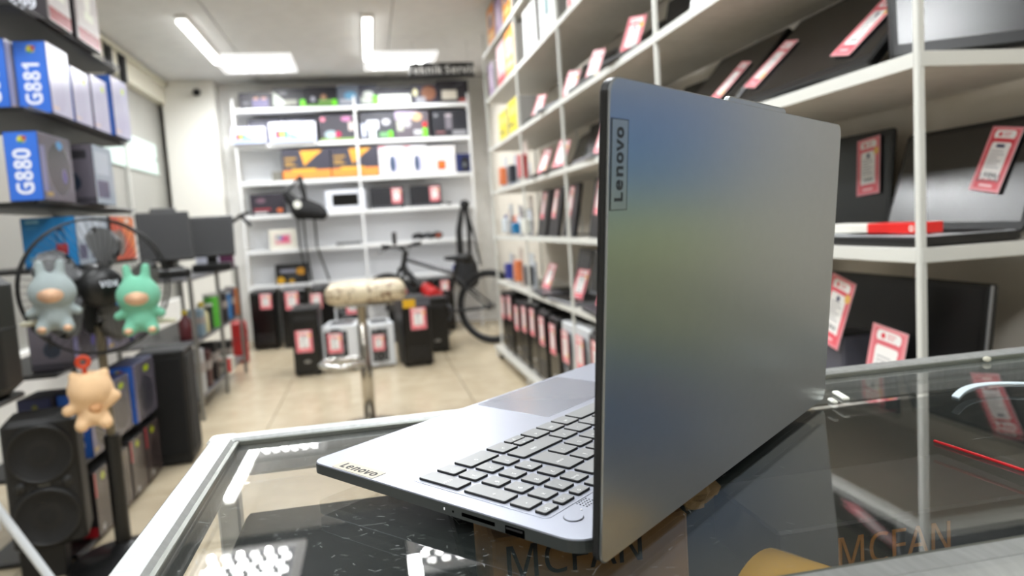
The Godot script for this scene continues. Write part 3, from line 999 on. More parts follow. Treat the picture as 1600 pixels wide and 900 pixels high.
# ------------------------------------------------------------------ right rack
func right_rack():
	var t = thing("shelving_rack", "long white metal shelving rack full of laptops along right wall", "shelving", Vector3(RACK_X, 0, -3.2))
	var steel = mat("rack_white", Color(0.80, 0.80, 0.775), 0.4)
	var board = noisy("rack_board", Color(0.73, 0.715, 0.68), Color(0.78, 0.765, 0.73), 0.45, 0.04, 2.0)
	for z in BAYS:
		for x in [0.009, 0.35]:
			part(t, "post", cbox(0.0135, 2.36, 0.0135, 0.002), steel, Vector3(x, 1.19, z + 3.2))
	for b in 4:
		var z0 = BAYS[b]
		var z1 = BAYS[b + 1]
		for k in LEVELS.size() + 1:
			var y = 0.09 if k == 0 else LEVELS[k - 1]
			var out = 0.05 if k == 0 else 0.0
			part(t, "shelf_board", cbox(0.35 + out, 0.022, absf(z1 - z0) - 0.004, 0.002), board, Vector3(0.18 - out / 2, y, (z0 + z1) / 2 + 3.2))
			part(t, "shelf_lip", cbox(0.004, 0.025, absf(z1 - z0) - 0.004, 0.001), steel, Vector3(0.003 - out, y, (z0 + z1) / 2 + 3.2))
	for k in LEVELS.size():
		part(t, "end_lip", cbox(0.35, 0.025, 0.004, 0.001), steel, Vector3(0.18, LEVELS[k], BAYS[0] + 3.2 + 0.006))
	for z in BAYS:
		part(t, "base_foot", cbox(0.40, 0.03, 0.03, 0.003), steel, Vector3(0.16, 0.04, clampf(z + 3.2, -2.08, 2.115)))
		part(t, "caster", cyl(0.02, 0.028, 12), mat("foot_rubber", Color(0.02, 0.02, 0.02), 0.7), Vector3(0.0, 0.0, clampf(z + 3.2, -2.08, 2.115)))

func on(level):
	return LEVELS[level] + 0.0125

func right_rack_things():
	var glow_dark = satin()
	var silver = mat("case_silver", Color(0.55, 0.56, 0.58), 0.35, 0.7)
	var white_deck = mat("deck_white", Color(0.80, 0.81, 0.82), 0.35)
	# nearest bay, third shelf up: monitors
	monitor("wide black monitor leaning back on the shelf above lid, two tags", Vector3(0.945, on(2), -1.49), -PI / 2, 0.52, 0.30, {"tag": [2, -0.21, -0.02, -0.28, 0.085, 0.15], "tag2": [1, 0.16, -0.03, -0.28, 0.085, 0.15], "lean": 0.75})
	monitor("monitor facing the shopkeeper at the rack's near end, pale glare", Vector3(1.06, on(2), -1.125), -0.5, 0.25, 0.20, {"lean": 0.16})
	monitor("small dark monitor with tag, farther along the monitor shelf", Vector3(0.945, on(2), -1.955), -PI / 2, 0.37, 0.28, {"tag": [2, 0.06, -0.02, -0.28, 0.08, 0.14], "lean": 0.72})
	# nearest bay, second shelf: laptops at the rack's end
	laptop_on_show("black laptop with white keyboard deck facing out, price 22500", Vector3(1.135, on(1), -1.262), -PI / 2, {"deck": white_deck, "screen": satin(), "lean": 0.3, "w": 0.35, "d": 0.205, "h": 0.22, "tag": [0, 0.085, 0.028, -0.17, 0.072, 0.125], "case": mat("case_black", Color(0.02, 0.02, 0.023), 0.4)})
	var tg = get_node("display_laptop/lid/price_tag")
	part(tg, "price_lettering", text("22500", 0.02, 0.0002), mat("ink_grey", Color(0.35, 0.35, 0.37), 0.6), Vector3(0, -0.036, 0.0008))
	laptop_on_show("black laptop with hanging red tag next to the rack's end laptop", Vector3(1.17, on(1), -1.65), -PI / 2, {"w": 0.36, "d": 0.22, "lean": 0.1, "tag": [1, 0.105, 0.035, 0.08, 0.08, 0.135], "case": mat("case_black", Color(0.02, 0.02, 0.023), 0.4), "screen": mat("screen_black", Color(0.006, 0.006, 0.007), 0.3)})
	var rb = thing("red_carton", "flat red and white carton lying on an open laptop's keyboard", "carton", Vector3(0.985, on(1) + 0.0205, -1.27), -PI / 2)
	part(rb, "sleeve", cbox(0.14, 0.02, 0.05, 0.002), mat("carton_red", Color(0.80, 0.09, 0.06), 0.4), Vector3(0.07, 0.01, 0))
	part(rb, "tray", cbox(0.13, 0.0185, 0.048, 0.002), mat("carton_white", Color(0.85, 0.84, 0.80), 0.5), Vector3(-0.065, 0.01, 0))
	part(rb, "emblem", lathe([Vector2(0.003, 0), Vector2(0.0055, 0), Vector2(0.0055, 0.0004), Vector2(0.003, 0.0004)], 16, false), mat("carton_white", Color(0.85, 0.84, 0.80), 0.5), Vector3(0.12, 0.01, 0.0251), Vector3(PI / 2, 0, 0))
	# nearest bay, lowest shelf
	var lm = monitor("black monitor with a silver edge low on the rack's end", Vector3(1.09, on(0), -1.37), -PI / 2, 0.48, 0.235, {"lean": 0.12, "screen": mat("screen_black", Color(0.006, 0.006, 0.007), 0.3)})
	part(lm.get_node("panel"), "edge_strip", cbox(0.002, 0.23, 0.007, 0.0005), mat("case_silver", Color(0.55, 0.56, 0.58), 0.35, 0.7), Vector3(0.2402, 0, 0.006))
	var mp = thing("mini_computer", "grey desktop box with slanted red tag on rack's lowest shelf", "computer", Vector3(0.972, on(0), -1.42), -PI / 2)
	part(mp, "case", cbox(0.10, 0.125, 0.10, 0.006), mat("mini_grey", Color(0.30, 0.30, 0.34), 0.4), Vector3(0, 0.0625, -0.05))
	part(mp, "vent", cbox(0.08, 0.004, 0.08, 0.001), mat("vent_grey", Color(0.09, 0.09, 0.095), 0.4), Vector3(0, 0.126, -0.05))
	tag(mp, 1, 0.085, 0.15, Vector3(0.03, 0.18, 0.002), Vector3(-0.15, 0, -0.25))
	var sgn = thing("tag_stand", "pink price card standing before the low black monitor", "price card", Vector3(0.965, on(0), -1.235), -PI / 2)
	tag(sgn, 2, 0.10, 0.16, Vector3(0, 0.085, 0), Vector3(-0.12, 0, -0.12))
	part(sgn, "stand_foot", cbox(0.06, 0.012, 0.04, 0.003), mat("white_chip", Color(0.85, 0.85, 0.80), 0.5), Vector3(0, 0.006, -0.01))
	laptop_on_show("dark laptop low on the rack behind the silver laptop's lid", Vector3(1.1, on(0), -1.95), -PI / 2, {"tag": [2, 0.1, 0.0, 0.1]})
	laptop_on_show("dark laptop on second shelf just behind the big laptop lid", Vector3(1.14, on(1), -2.0), -PI / 2, {"w": 0.30, "d": 0.21, "tag": [1, 0.1, 0.0, 0.1]})
	monitor("black monitor on fourth shelf of the nearest rack bay", Vector3(1.0, on(3), -1.35), -PI / 2, 0.5, 0.29, {"lean": 0.2, "tag": [1, 0.2, -0.05, 0]})
	monitor("black monitor on fourth shelf beside the second rack post", Vector3(1.0, on(3), -1.88), -PI / 2, 0.44, 0.28, {"lean": 0.2, "tag": [1, -0.05, -0.03, 0]})
	# second and third bays
	var lvl = ["lowest shelf", "second shelf", "third shelf", "fourth shelf"]
	var bay = ["second rack bay", "third rack bay"]
	var zs = [[-2.44, -2.97], [-3.50, -3.95]]
	var looks = [silver, mat("case_dark", Color(0.055, 0.055, 0.062), 0.4, 0.3), mat("case_black", Color(0.02, 0.02, 0.023), 0.4), mat("case_blue", Color(0.07, 0.08, 0.11), 0.35, 0.4)]
	for b in 2:
		for k in 4:
			for i in 2:
				if k == 1:
					continue
				var n = b * 8 + k * 2 + i
				var side = "nearer" if i == 0 else "farther"
				var scr = mat("screen_grey", Color(0.09, 0.09, 0.10), 0.25) if n % 3 == 0 else glow_dark
				laptop_on_show("%s open laptop with tag on %s of %s" % [side, lvl[k], bay[b]], Vector3(1.14, on(k), zs[b][i]), -PI / 2 + [0.1, -0.08, 0.15, 0.0][n % 4], {"case": looks[[1, 2, 1, 3, 2, 0, 1, 2, 0, 1, 3, 2, 1, 2, 0, 1][n]], "screen": scr, "lean": [0.25, 0.4, 0.2][n % 3], "w": [0.36, 0.33, 0.38][n % 3], "tag": [1 + n % 2, [-0.10, -0.04, 0.06][n % 3], -0.04, -0.22, 0.08, 0.15], "card": true, "deck": mat("deck_grey", Color(0.28, 0.28, 0.31), 0.4) if n % 2 else looks[1]})
	# the upright slim laptops on the second shelf, tags on their faces
	for q in [[-2.36, "slim closed black laptop propped upright by second rack post", 2, looks[2]], [-2.98, "slim closed charcoal laptop propped upright, second bay's far end", 1, looks[1]], [-3.98, "slim closed black laptop propped upright beside the accessory bay", 1, looks[2]], [-3.42, "slim closed dark laptop propped upright by third rack post", 1, looks[3]], [-3.72, "slim closed grey laptop propped upright with tag, second shelf", 2, mat("case_dark", Color(0.055, 0.055, 0.062), 0.4, 0.3)], [-2.70, "brown-lidded laptop propped upright on second shelf", 1, mat("case_brown", Color(0.20, 0.12, 0.09), 0.4, 0.3)]]:
		var t = thing("closed_laptop", q[1], "laptop", Vector3(0.945, on(1), q[0]), -PI / 2)
		var s = part(t, "body", slab(0.2, 0.26, 0.018, 0.010, 0.002), q[3], Vector3(-0.1, 0.004, 0), Vector3(-0.18, 0, 0))
		part(s, "hinge_cover", cbox(0.14, 0.012, 0.012, 0.003), mat("bezel_black", Color(0.015, 0.015, 0.017), 0.35), Vector3(0.1, 0.004, -0.009))
		tag(s, q[2], 0.07, 0.15, Vector3(0.09, 0.17, 0.003), Vector3(0, 0, -0.12))
	# white printed boxes on the fifth shelf, orange and yellow ones in the far bay
	var wbx = printed("white_device", 64, 64, Color(0.86, 0.87, 0.87), [["r", 0.42, 0.2, 0.22, 0.5, Color(0.12, 0.32, 0.36)], ["r", 0.46, 0.26, 0.14, 0.38, Color(0.2, 0.5, 0.5)], ["r", 0.1, 0.8, 0.5, 0.05, Color(0.6, 0.6, 0.65)]])
	var wrd = printed("white_red", 64, 64, Color(0.86, 0.85, 0.84), [["r", 0.05, 0.0, 0.2, 1.0, Color(0.75, 0.12, 0.12)], ["r", 0.45, 0.3, 0.4, 0.3, Color(0.5, 0.5, 0.52)]])
	var org = printed("orange_pic", 64, 64, Color(0.86, 0.52, 0.06), [["r", 0.2, 0.2, 0.55, 0.4, Color(0.75, 0.77, 0.8)], ["e", 0.45, 0.42, 0.17, 0.17, Color(0.2, 0.24, 0.4)], ["r", 0.1, 0.72, 0.7, 0.1, Color(0.93, 0.85, 0.6)]])
	var pnk = printed("pink_pic", 64, 64, Color(0.85, 0.66, 0.68), [["e", 0.5, 0.4, 0.25, 0.25, Color(0.93, 0.88, 0.88)], ["r", 0.0, 0.8, 1.0, 0.2, Color(0.7, 0.15, 0.2)]])
	var yel = printed("yellow_pic", 64, 64, Color(0.82, 0.76, 0.08), [["r", 0.1, 0.2, 0.8, 0.28, Color(0.90, 0.86, 0.40)], ["r", 0.1, 0.7, 0.5, 0.1, Color(0.35, 0.32, 0.1)]])
	var vio = printed("violet_pic", 64, 64, Color(0.62, 0.52, 0.66), [["e", 0.4, 0.5, 0.25, 0.3, Color(0.83, 0.76, 0.84)]])
	for q in [
		[wbx, 0.30, 0.27, -3.45, 4, "white printed carton with teal device picture on fifth shelf"], [wbx, 0.30, 0.24, -3.82, 4, "lower white carton with small device picture, fifth shelf"], [wrd, 0.3, 0.26, -2.95, 4, "white carton with a red stripe on fifth shelf"], [wbx, 0.34, 0.28, -2.5, 4, "white carton nearest the camera on the second bay's fifth shelf"],
		[org, 0.28, 0.27, -4.38, 4, "orange carton with round picture on fifth shelf by post"], [pnk, 0.26, 0.26, -4.68, 4, "pink carton between orange carton and shelf end"], [org, 0.26, 0.25, -4.38, 5, "orange carton on the top shelf beside violet carton"], [vio, 0.24, 0.22, -4.66, 5, "violet carton on the rack's top shelf"], [org, 0.26, 0.25, -4.94, 5, "farthest orange carton on the rack's top shelf"],
		[yel, 0.27, 0.20, -4.40, 3, "bright yellow carton beside the fourth rack post"], [yel, 0.29, 0.18, -4.72, 3, "second yellow carton, pale label, fourth shelf"], [vio, 0.2, 0.22, -5.05, 4, "small violet carton at the far end of fifth shelf"]]:
		var bx = part(self, numbered("carton"), pbox(0.18, q[2], q[1], ["mx"], 0.003), [mat("carton_side", Color(0.6, 0.59, 0.57), 0.6), q[0]], Vector3(RACK_X + 0.1, on(q[4]) + q[2] / 2, q[3]))
		bx.set_meta("label", q[5])
		bx.set_meta("category", "carton")
		bx.set_meta("group", "printed cartons on the right rack")
	# far bay: small accessories hanging and lying on the lower shelves
	var cols = [Color(0.16, 0.17, 0.2), Color(0.75, 0.78, 0.8), Color(0.7, 0.12, 0.16), Color(0.12, 0.42, 0.6), Color(0.2, 0.22, 0.5), Color(0.82, 0.82, 0.78), Color(0.8, 0.45, 0.28), Color(0.3, 0.31, 0.33)]
	var cn = ["charcoal", "pale grey", "red", "blue", "violet", "cream", "orange", "grey"]
	for k in 3:
		for i in 6:
			var n = (k * 5 + i * 3) % 8
			var lbl = "%s blister-packed accessory, number %s from the post, far bay %s" % [cn[n], ["one", "two", "three", "four", "five", "six"][i], ["lowest shelf", "second shelf", "third shelf"][k]]
			var t = thing("accessory_pack", lbl, "accessory", Vector3(RACK_X + 0.06 + 0.05 * (i % 2), on(k), -4.32 - 0.165 * i), -PI / 2, "accessory packs in the far rack bay")
			var hh = [0.22, 0.16, 0.25, 0.13, 0.2, 0.18][(i + k) % 6]
			part(t, "card", cbox(0.12, hh, 0.004, 0.001), mat("card_%d" % ((i + k) % 3), [Color(0.8, 0.82, 0.84), Color(0.72, 0.73, 0.75), Color(0.78, 0.74, 0.7)][(i + k) % 3], 0.5), Vector3(0, hh / 2, 0))
			part(t, "blister", rprism(0.085, 0.045, hh * 0.55, 0.012, 0.006), mat("blister_%d" % n, cols[n], 0.3), Vector3(0, hh * 0.12, 0.026))
	# towers on the bottom board, fronts to the aisle
	var zt = -5.12
	for i in 10:
		var w = [0.19, 0.2, 0.21, 0.19, 0.2, 0.2, 0.21, 0.22, 0.21, 0.2][i]
		var stl = "white" if i in [0, 7, 8] else ("mesh" if i % 2 else "plain")
		var hh = [0.42, 0.44, 0.40, 0.42, 0.43, 0.41, 0.40, 0.40, 0.41, 0.42][i]
		var nth = ["farthest", "second farthest", "third farthest", "fourth farthest", "fifth farthest", "sixth farthest", "seventh farthest", "third nearest", "second nearest", "nearest"][i]
		if i == 0:
			stl = "plain"
		tower("%s %s tower with pink tag on the right rack's bottom board" % [nth, "white" if stl == "white" else "black"], Vector3(RACK_X + 0.005, 0.101, zt + w / 2), -PI / 2, w, hh, 0.33, stl, 1 + i % 2, Vector2(0.02, hh - 0.11), 0.115)
		zt += w + 0.035

# ------------------------------------------------------------------ back wall shelving
func back_shelves():
	var t = thing("wall_shelving", "white wall shelving unit of six boards covering the back wall", "shelving", Vector3(-0.05, 0, -7.35))
	var white = mat("shelf_white", Color(0.90, 0.90, 0.90), 0.45)
	part(t, "back_panel", cbox(2.24, 2.2, 0.012, 0.001), mat("shelf_back", Color(0.90, 0.905, 0.92), 0.55), Vector3(0, 1.12, -0.142))
	for y in [2.213, 1.887, 1.535, 1.22, 0.888, 0.555]:
		for s in [-1, 1]:
			part(t, "shelf_board", cbox(1.095, 0.036, 0.29, 0.002), white, Vector3(s * 0.5495, y - 0.018, 0.006))
	for x in [-1.105, 0.0, 1.095]:
		part(t, "upright", cbox(0.02, 2.3, 0.016, 0.002), white, Vector3(x, 1.15, 0.162))

func carton_at(q, y, z = -7.21, d = 0.2, g = "boxes on the back wall shelves"):
	# q: [x, width, height, print material, label, body colour]
	var m = part(self, numbered("carton"), pbox(q[1], q[2], d, ["pz"], 0.003), [mat("body_" + str(q[5]), q[5], 0.5), q[3]], Vector3(q[0], y + q[2] / 2, z - d / 2))
	m.set_meta("label", q[4])
	m.set_meta("category", "carton")
	m.set_meta("group", g)
	return m

func back_shelf_things():
	var dk = Color(0.10, 0.095, 0.13)
	var nv = Color(0.07, 0.065, 0.11)
	var green = Color(0.42, 0.85, 0.10)
	var wh = Color(0.85, 0.86, 0.88)
	var P = func(k, bg, ops): return printed(k, 64, 48, bg, ops)
	var pa = [
		P.call("a1", Color(0.17, 0.16, 0.19), [["r", 0.4, 0.4, 0.5, 0.55, Color(0.36, 0.33, 0.46)], ["e", 0.5, 0.35, 0.08, 0.08, Color(0.7, 0.5, 0.4)], ["e", 0.75, 0.35, 0.08, 0.08, Color(0.7, 0.5, 0.45)], ["r", 0.1, 0.6, 0.2, 0.15, Color(0.4, 0.4, 0.42)]]),
		P.call("a2", dk, [["p", 0.02, 0.1, 0.5, 0.9, 0.02, 0.9, Color(0.72, 0.74, 0.70)], ["r", 0.35, 0.6, 0.4, 0.3, Color(0.5, 0.5, 0.46)], ["e", 0.3, 0.2, 0.14, 0.08, Color(0.45, 0.45, 0.47)], ["r", 0.84, 0.62, 0.16, 0.38, green]]),
		P.call("a3", nv, [["e", 0.2, 0.6, 0.08, 0.15, Color(0.6, 0.6, 0.65)], ["e", 0.55, 0.5, 0.1, 0.15, Color(0.6, 0.45, 0.35)], ["r", 0.4, 0.65, 0.45, 0.2, Color(0.45, 0.6, 0.3)], ["r", 0.0, 0.9, 1.0, 0.1, Color(0.4, 0.65, 0.2)], ["r", 0.84, 0.65, 0.16, 0.35, green]]),
		P.call("a4", Color(0.38, 0.41, 0.47), [["e", 0.6, 0.5, 0.3, 0.2, Color(0.36, 0.58, 0.72)], ["r", 0.1, 0.7, 0.6, 0.2, Color(0.62, 0.63, 0.66)]]),
		P.call("a5", Color(0.12, 0.13, 0.2), [["e", 0.5, 0.45, 0.3, 0.15, Color(0.72, 0.74, 0.72)], ["r", 0.1, 0.6, 0.6, 0.35, Color(0.66, 0.68, 0.64)], ["r", 0.76, 0.55, 0.24, 0.45, green]]),
		P.call("a6", Color(0.90, 0.91, 0.86), [["r", 0.0, 0.0, 1.0, 0.22, Color(0.14, 0.11, 0.22)], ["r", 0.06, 0.5, 0.85, 0.08, Color(0.95, 0.95, 0.9)]]),
		P.call("a7", Color(0.14, 0.12, 0.2), [["e", 0.65, 0.45, 0.3, 0.4, Color(0.50, 0.32, 0.22)], ["r", 0.15, 0.65, 0.4, 0.35, Color(0.55, 0.55, 0.58)], ["e", 0.12, 0.4, 0.1, 0.2, Color(0.85, 0.82, 0.65)]]),
		P.call("a8", Color(0.13, 0.12, 0.15), [["r", 0.14, 0.45, 0.5, 0.42, Color(0.78, 0.75, 0.70)], ["p", 0.4, 0.4, 0.8, 0.05, 0.85, 0.15, Color(0.3, 0.3, 0.33)], ["e", 0.8, 0.9, 0.14, 0.1, Color(0.6, 0.3, 0.28)]])]
	for q in [[-0.947, 0.297, 0.147, pa[0], "charcoal carton with lilac figures, leftmost on the top shelf", dk], [-0.643, 0.306, 0.177, pa[1], "dark carton with a white swoosh, second on top shelf", dk], [-0.344, 0.288, 0.185, pa[2], "navy carton with green base stripe on the top shelf", nv], [-0.100, 0.196, 0.197, pa[3], "grey-blue carton with a sky blue patch, top shelf", Color(0.38, 0.41, 0.47)], [0.089, 0.178, 0.198, pa[4], "dark carton with white figure and green corner, top shelf", nv], [0.338, 0.31, 0.122, pa[5], "low carton with a broad bright white panel, top shelf", nv], [0.630, 0.249, 0.184, pa[6], "dark carton with a brown figure on the top shelf", dk], [0.910, 0.305, 0.216, pa[7], "tall dark carton with a cream panel, end of top shelf", dk]]:
		carton_at(q, 2.2135)
	single("carton", cbox(0.33, 0.05, 0.2, 0.003), mat("body_violet", nv, 0.5), "flat dark violet carton lying on the bright white-panelled carton", "carton", Vector3(0.338, 2.2135 + 0.123 + 0.025, -7.31), Vector3.ZERO, "boxes on the back wall shelves")
	var rainbow = [["r", 0.12, 0.4, 0.3, 0.42, Color(0.25, 0.25, 0.5)], ["r", 0.14, 0.45, 0.08, 0.32, Color(0.8, 0.3, 0.3)], ["r", 0.22, 0.45, 0.08, 0.32, Color(0.85, 0.7, 0.3)], ["r", 0.3, 0.45, 0.08, 0.32, Color(0.4, 0.7, 0.45)], ["p", 0.42, 0.5, 0.75, 0.85, 0.42, 0.85, Color(0.45, 0.55, 0.8)], ["r", 0.0, 0.85, 1.0, 0.15, Color(0.66, 0.74, 0.92)]]
	var pb = [
		P.call("b1", Color(0.86, 0.85, 0.93), rainbow), P.call("b2", Color(0.92, 0.92, 0.97), rainbow + [["r", 0.62, 0.5, 0.16, 0.25, Color(0.85, 0.75, 0.6)], ["p", 0.78, 0.5, 0.98, 0.8, 0.7, 0.8, Color(0.62, 0.68, 0.85)]]),
		P.call("b3", Color(0.25, 0.24, 0.27), [["e", 0.1, 0.15, 0.07, 0.09, Color(0.85, 0.5, 0.58)], ["e", 0.75, 0.15, 0.15, 0.1, Color(0.7, 0.45, 0.6)], ["e", 0.3, 0.75, 0.18, 0.16, Color(0.6, 0.68, 0.7)], ["e", 0.5, 0.75, 0.08, 0.12, Color(0.7, 0.1, 0.3)], ["r", 0.82, 0.3, 0.16, 0.35, Color(0.78, 0.72, 0.7)], ["r", 0.0, 0.92, 1.0, 0.08, Color(0.55, 0.72, 0.3)]]),
		P.call("b4", Color(0.22, 0.22, 0.25), [["r", 0.2, 0.3, 0.35, 0.35, Color(0.88, 0.88, 0.92)], ["r", 0.26, 0.6, 0.2, 0.4, Color(0.88, 0.9, 0.9)], ["r", 0.02, 0.4, 0.15, 0.5, Color(0.75, 0.77, 0.85)], ["e", 0.75, 0.35, 0.12, 0.12, Color(0.7, 0.7, 0.72)], ["r", 0.55, 0.75, 0.25, 0.2, Color(0.4, 0.6, 0.4)], ["r", 0.82, 0.72, 0.14, 0.28, green]]),
		P.call("b5", Color(0.34, 0.31, 0.34), [["r", 0.0, 0.0, 0.7, 0.3, Color(0.66, 0.6, 0.7)], ["e", 0.65, 0.2, 0.16, 0.16, Color(0.75, 0.6, 0.45)], ["r", 0.05, 0.35, 0.2, 0.4, Color(0.65, 0.66, 0.6)], ["e", 0.35, 0.45, 0.12, 0.15, Color(0.62, 0.6, 0.62)], ["r", 0.55, 0.72, 0.26, 0.2, Color(0.7, 0.7, 0.72)], ["e", 0.88, 0.5, 0.08, 0.1, Color(0.75, 0.1, 0.12)], ["r", 0.82, 0.66, 0.15, 0.34, green]]),
		P.call("b6", Color(0.14, 0.145, 0.17), [["r", 0.36, 0.16, 0.2, 0.6, Color(0.45, 0.43, 0.46)], ["r", 0.36, 0.16, 0.2, 0.12, Color(0.7, 0.66, 0.68)], ["e", 0.1, 0.18, 0.06, 0.07, Color(0.5, 0.5, 0.52)], ["r", 0.55, 0.78, 0.4, 0.2, Color(0.55, 0.55, 0.57)], ["r", 0.1, 0.82, 0.25, 0.08, Color(0.6, 0.4, 0.4)]])]
	for q in [[-0.223, 0.34, 0.247, pb[2], "grey carton with pink dot and figure, second shelf", dk], [0.155, 0.328, 0.256, pb[3], "dark carton with a blocky white shape, second shelf", dk], [0.487, 0.325, 0.258, pb[4], "mauve carton with red and green accents, second shelf", dk], [0.862, 0.36, 0.26, pb[5], "black carton with a grey cylinder, end of second shelf", dk]]:
		carton_at(q, 1.8875)
	carton_at([-0.90, 0.30, 0.25, P.call("b0", Color(0.30, 0.30, 0.34), [["r", 0.1, 0.1, 0.4, 0.1, Color(0.4, 0.4, 0.43)]]), "dark slate carton behind the white rainbow carton, second shelf", Color(0.3, 0.3, 0.34)], 1.8875, -7.33, 0.13)
	carton_at([-0.57, 0.32, 0.25, P.call("b0", Color(0.3, 0.3, 0.34), []), "dark slate carton behind the long white keyboard carton", Color(0.3, 0.3, 0.34)], 1.8875, -7.33, 0.13)
	carton_at([-1.03, 0.30, 0.15, pb[0], "white carton with rainbow picture jutting from second shelf", Color(0.86, 0.86, 0.92)], 1.8875, -7.14, 0.18)
	carton_at([-0.635, 0.42, 0.188, pb[1], "long white carton with coloured keyboard picture, second shelf", Color(0.9, 0.9, 0.95)], 1.8875, -7.17, 0.15)
	var slate = Color(0.22, 0.215, 0.26)
	var pc = P.call("c1", slate, [["r", 0.0, 0.70, 1.0, 0.3, Color(0.93, 0.56, 0.25)], ["r", 0.2, 0.66, 0.5, 0.1, Color(0.92, 0.68, 0.20)], ["p", 0.38, 0.04, 0.85, 0.04, 0.45, 0.55, Color(0.90, 0.62, 0.22)], ["r", 0.05, 0.26, 0.26, 0.1, Color(0.62, 0.48, 0.24)], ["r", 0.05, 0.40, 0.2, 0.1, Color(0.62, 0.48, 0.24)], ["r", 0.05, 0.52, 0.26, 0.08, Color(0.62, 0.48, 0.24)]])
	var pw = P.call("c3", Color(0.90, 0.88, 0.90), [["r", 0.55, 0.35, 0.38, 0.6, Color(0.76, 0.75, 0.86)], ["e", 0.52, 0.6, 0.13, 0.3, Color(0.26, 0.32, 0.42)], ["e", 0.15, 0.3, 0.1, 0.1, Color(0.9, 0.7, 0.7)], ["r", 0.0, 0.0, 0.25, 0.08, Color(0.85, 0.4, 0.45)]])
	var po = P.call("c5", Color(0.90, 0.88, 0.87), [["r", 0.34, 0.55, 0.3, 0.34, Color(0.75, 0.25, 0.12)], ["r", 0.38, 0.62, 0.2, 0.18, Color(0.92, 0.5, 0.15)], ["r", 0.1, 0.12, 0.75, 0.08, Color(0.88, 0.7, 0.7)]])
	var pbl = P.call("c6", Color(0.08, 0.13, 0.33), [["e", 0.55, 0.55, 0.28, 0.42, Color(0.05, 0.05, 0.07)], ["e", 0.5, 0.6, 0.12, 0.15, Color(0.4, 0.42, 0.45)]])
	for q in [[-0.538, 0.448, 0.287, pc, "slate carton with yellow wedge and orange base, nearer shelf's bare end", slate], [-0.084, 0.448, 0.29, pc, "slate carton with yellow wedge and orange base, beside white cartons", slate], [0.266, 0.242, 0.281, pw, "white carton with a dark blue figure beside slate carton", wh], [0.502, 0.22, 0.277, pw, "white carton with dark blue figure, second of the pair", wh], [0.755, 0.27, 0.264, po, "white carton with a small orange square, third shelf", wh]]:
		carton_at(q, 1.5355)
	carton_at([0.972, 0.15, 0.178, pbl, "blue carton with a black round device, third shelf's end", Color(0.1, 0.16, 0.4)], 1.5355, -7.19, 0.15)
	single("carton", cbox(0.085, 0.09, 0.15, 0.003), mat("grey_card", Color(0.45, 0.44, 0.41), 0.7), "small plain grey carton at orange carton's left side", "carton", Vector3(-0.818, 1.5805, -7.28), Vector3.ZERO, "boxes on the back wall shelves")
	var pd = P.call("d1", Color(0.15, 0.13, 0.17), [["r", 0.1, 0.7, 0.5, 0.12, Color(0.6, 0.2, 0.24)], ["r", 0.1, 0.86, 0.4, 0.1, Color(0.8, 0.8, 0.8)], ["e", 0.3, 0.3, 0.15, 0.12, Color(0.4, 0.3, 0.35)], ["e", 0.85, 0.8, 0.1, 0.1, Color(0.8, 0.4, 0.2)]])
	carton_at([-0.926, 0.31, 0.2, pd, "dark carton with red lettering band on the fourth shelf", dk], 1.2205)
	var pk = Color(0.10, 0.10, 0.12)
	for q in [[0.194, "black carton with a pink tag beside white-framed screen", 0.32], [0.574, "black carton with pink tag, nearer the shelf's empty end", 0.30]]:
		var c = thing("black_carton", q[1], "carton", Vector3(q[0], 1.2205, -7.30), 0.0, "boxes on the back wall shelves")
		part(c, "body", cbox(q[2], 0.205, 0.14, 0.003), mat("carton_black", pk, 0.4), Vector3(0, 0.1025, 0))
		part(c, "edge_band", cbox(q[2] - 0.02, 0.012, 0.002, 0.0005), mat("band_grey", Color(0.3, 0.3, 0.33), 0.4), Vector3(0, 0.015, 0.0705))
		tag(c, 1, 0.095, 0.145, Vector3(q[2] * 0.29, 0.118, 0.073))
	var fr = thing("framed_screen", "white-framed black screen standing on the fourth shelf", "screen", Vector3(-0.205, 1.2205, -7.24))
	part(fr, "frame", cbox(0.38, 0.20, 0.03, 0.006), mat("frame_white", Color(0.84, 0.85, 0.88), 0.4), Vector3(0, 0.1, 0))
	part(fr, "screen", cbox(0.245, 0.115, 0.004, 0.001), mat("screen_off", Color(0.01, 0.01, 0.012), 0.12), Vector3(0.0, 0.105, 0.0145))
	part(fr, "easel", cbox(0.08, 0.12, 0.006, 0.001), mat("frame_white", Color(0.84, 0.85, 0.88), 0.4), Vector3(0, 0.065, -0.04), Vector3(0.35, 0, 0))
	single("small_plug", cbox(0.04, 0.025, 0.04, 0.006), mat("bezel_black", Color(0.015, 0.015, 0.017), 0.35), "small black plug on the fourth shelf's empty end", "plug", Vector3(0.80, 1.233, -7.24))
	var pf = thing("picture_frame", "cream picture frame with a pink print on the fifth shelf", "picture frame", Vector3(-0.817, 0.8885, -7.24))
	part(pf, "frame", cbox(0.25, 0.188, 0.02, 0.004), mat("frame_cream", Color(0.86, 0.84, 0.79), 0.5), Vector3(0, 0.094, 0))
	part(pf, "picture", pbox(0.15, 0.10, 0.004, ["pz"], 0.0005), [mat("frame_cream", Color(0.86, 0.84, 0.79), 0.5), P.call("pinkpic", Color(0.80, 0.66, 0.68), [["r", 0.1, 0.1, 0.4, 0.4, Color(0.6, 0.68, 0.66)], ["r", 0.4, 0.2, 0.5, 0.6, Color(0.80, 0.34, 0.48)], ["e", 0.4, 0.4, 0.12, 0.15, Color(0.45, 0.4, 0.7)], ["r", 0.0, 0.75, 1.0, 0.2, Color(0.85, 0.55, 0.58)]])], Vector3(0, 0.096, 0.0095))
	part(pf, "easel", cbox(0.06, 0.12, 0.005, 0.001), mat("frame_cream", Color(0.86, 0.84, 0.79), 0.5), Vector3(0, 0.063, -0.03), Vector3(0.35, 0, 0))
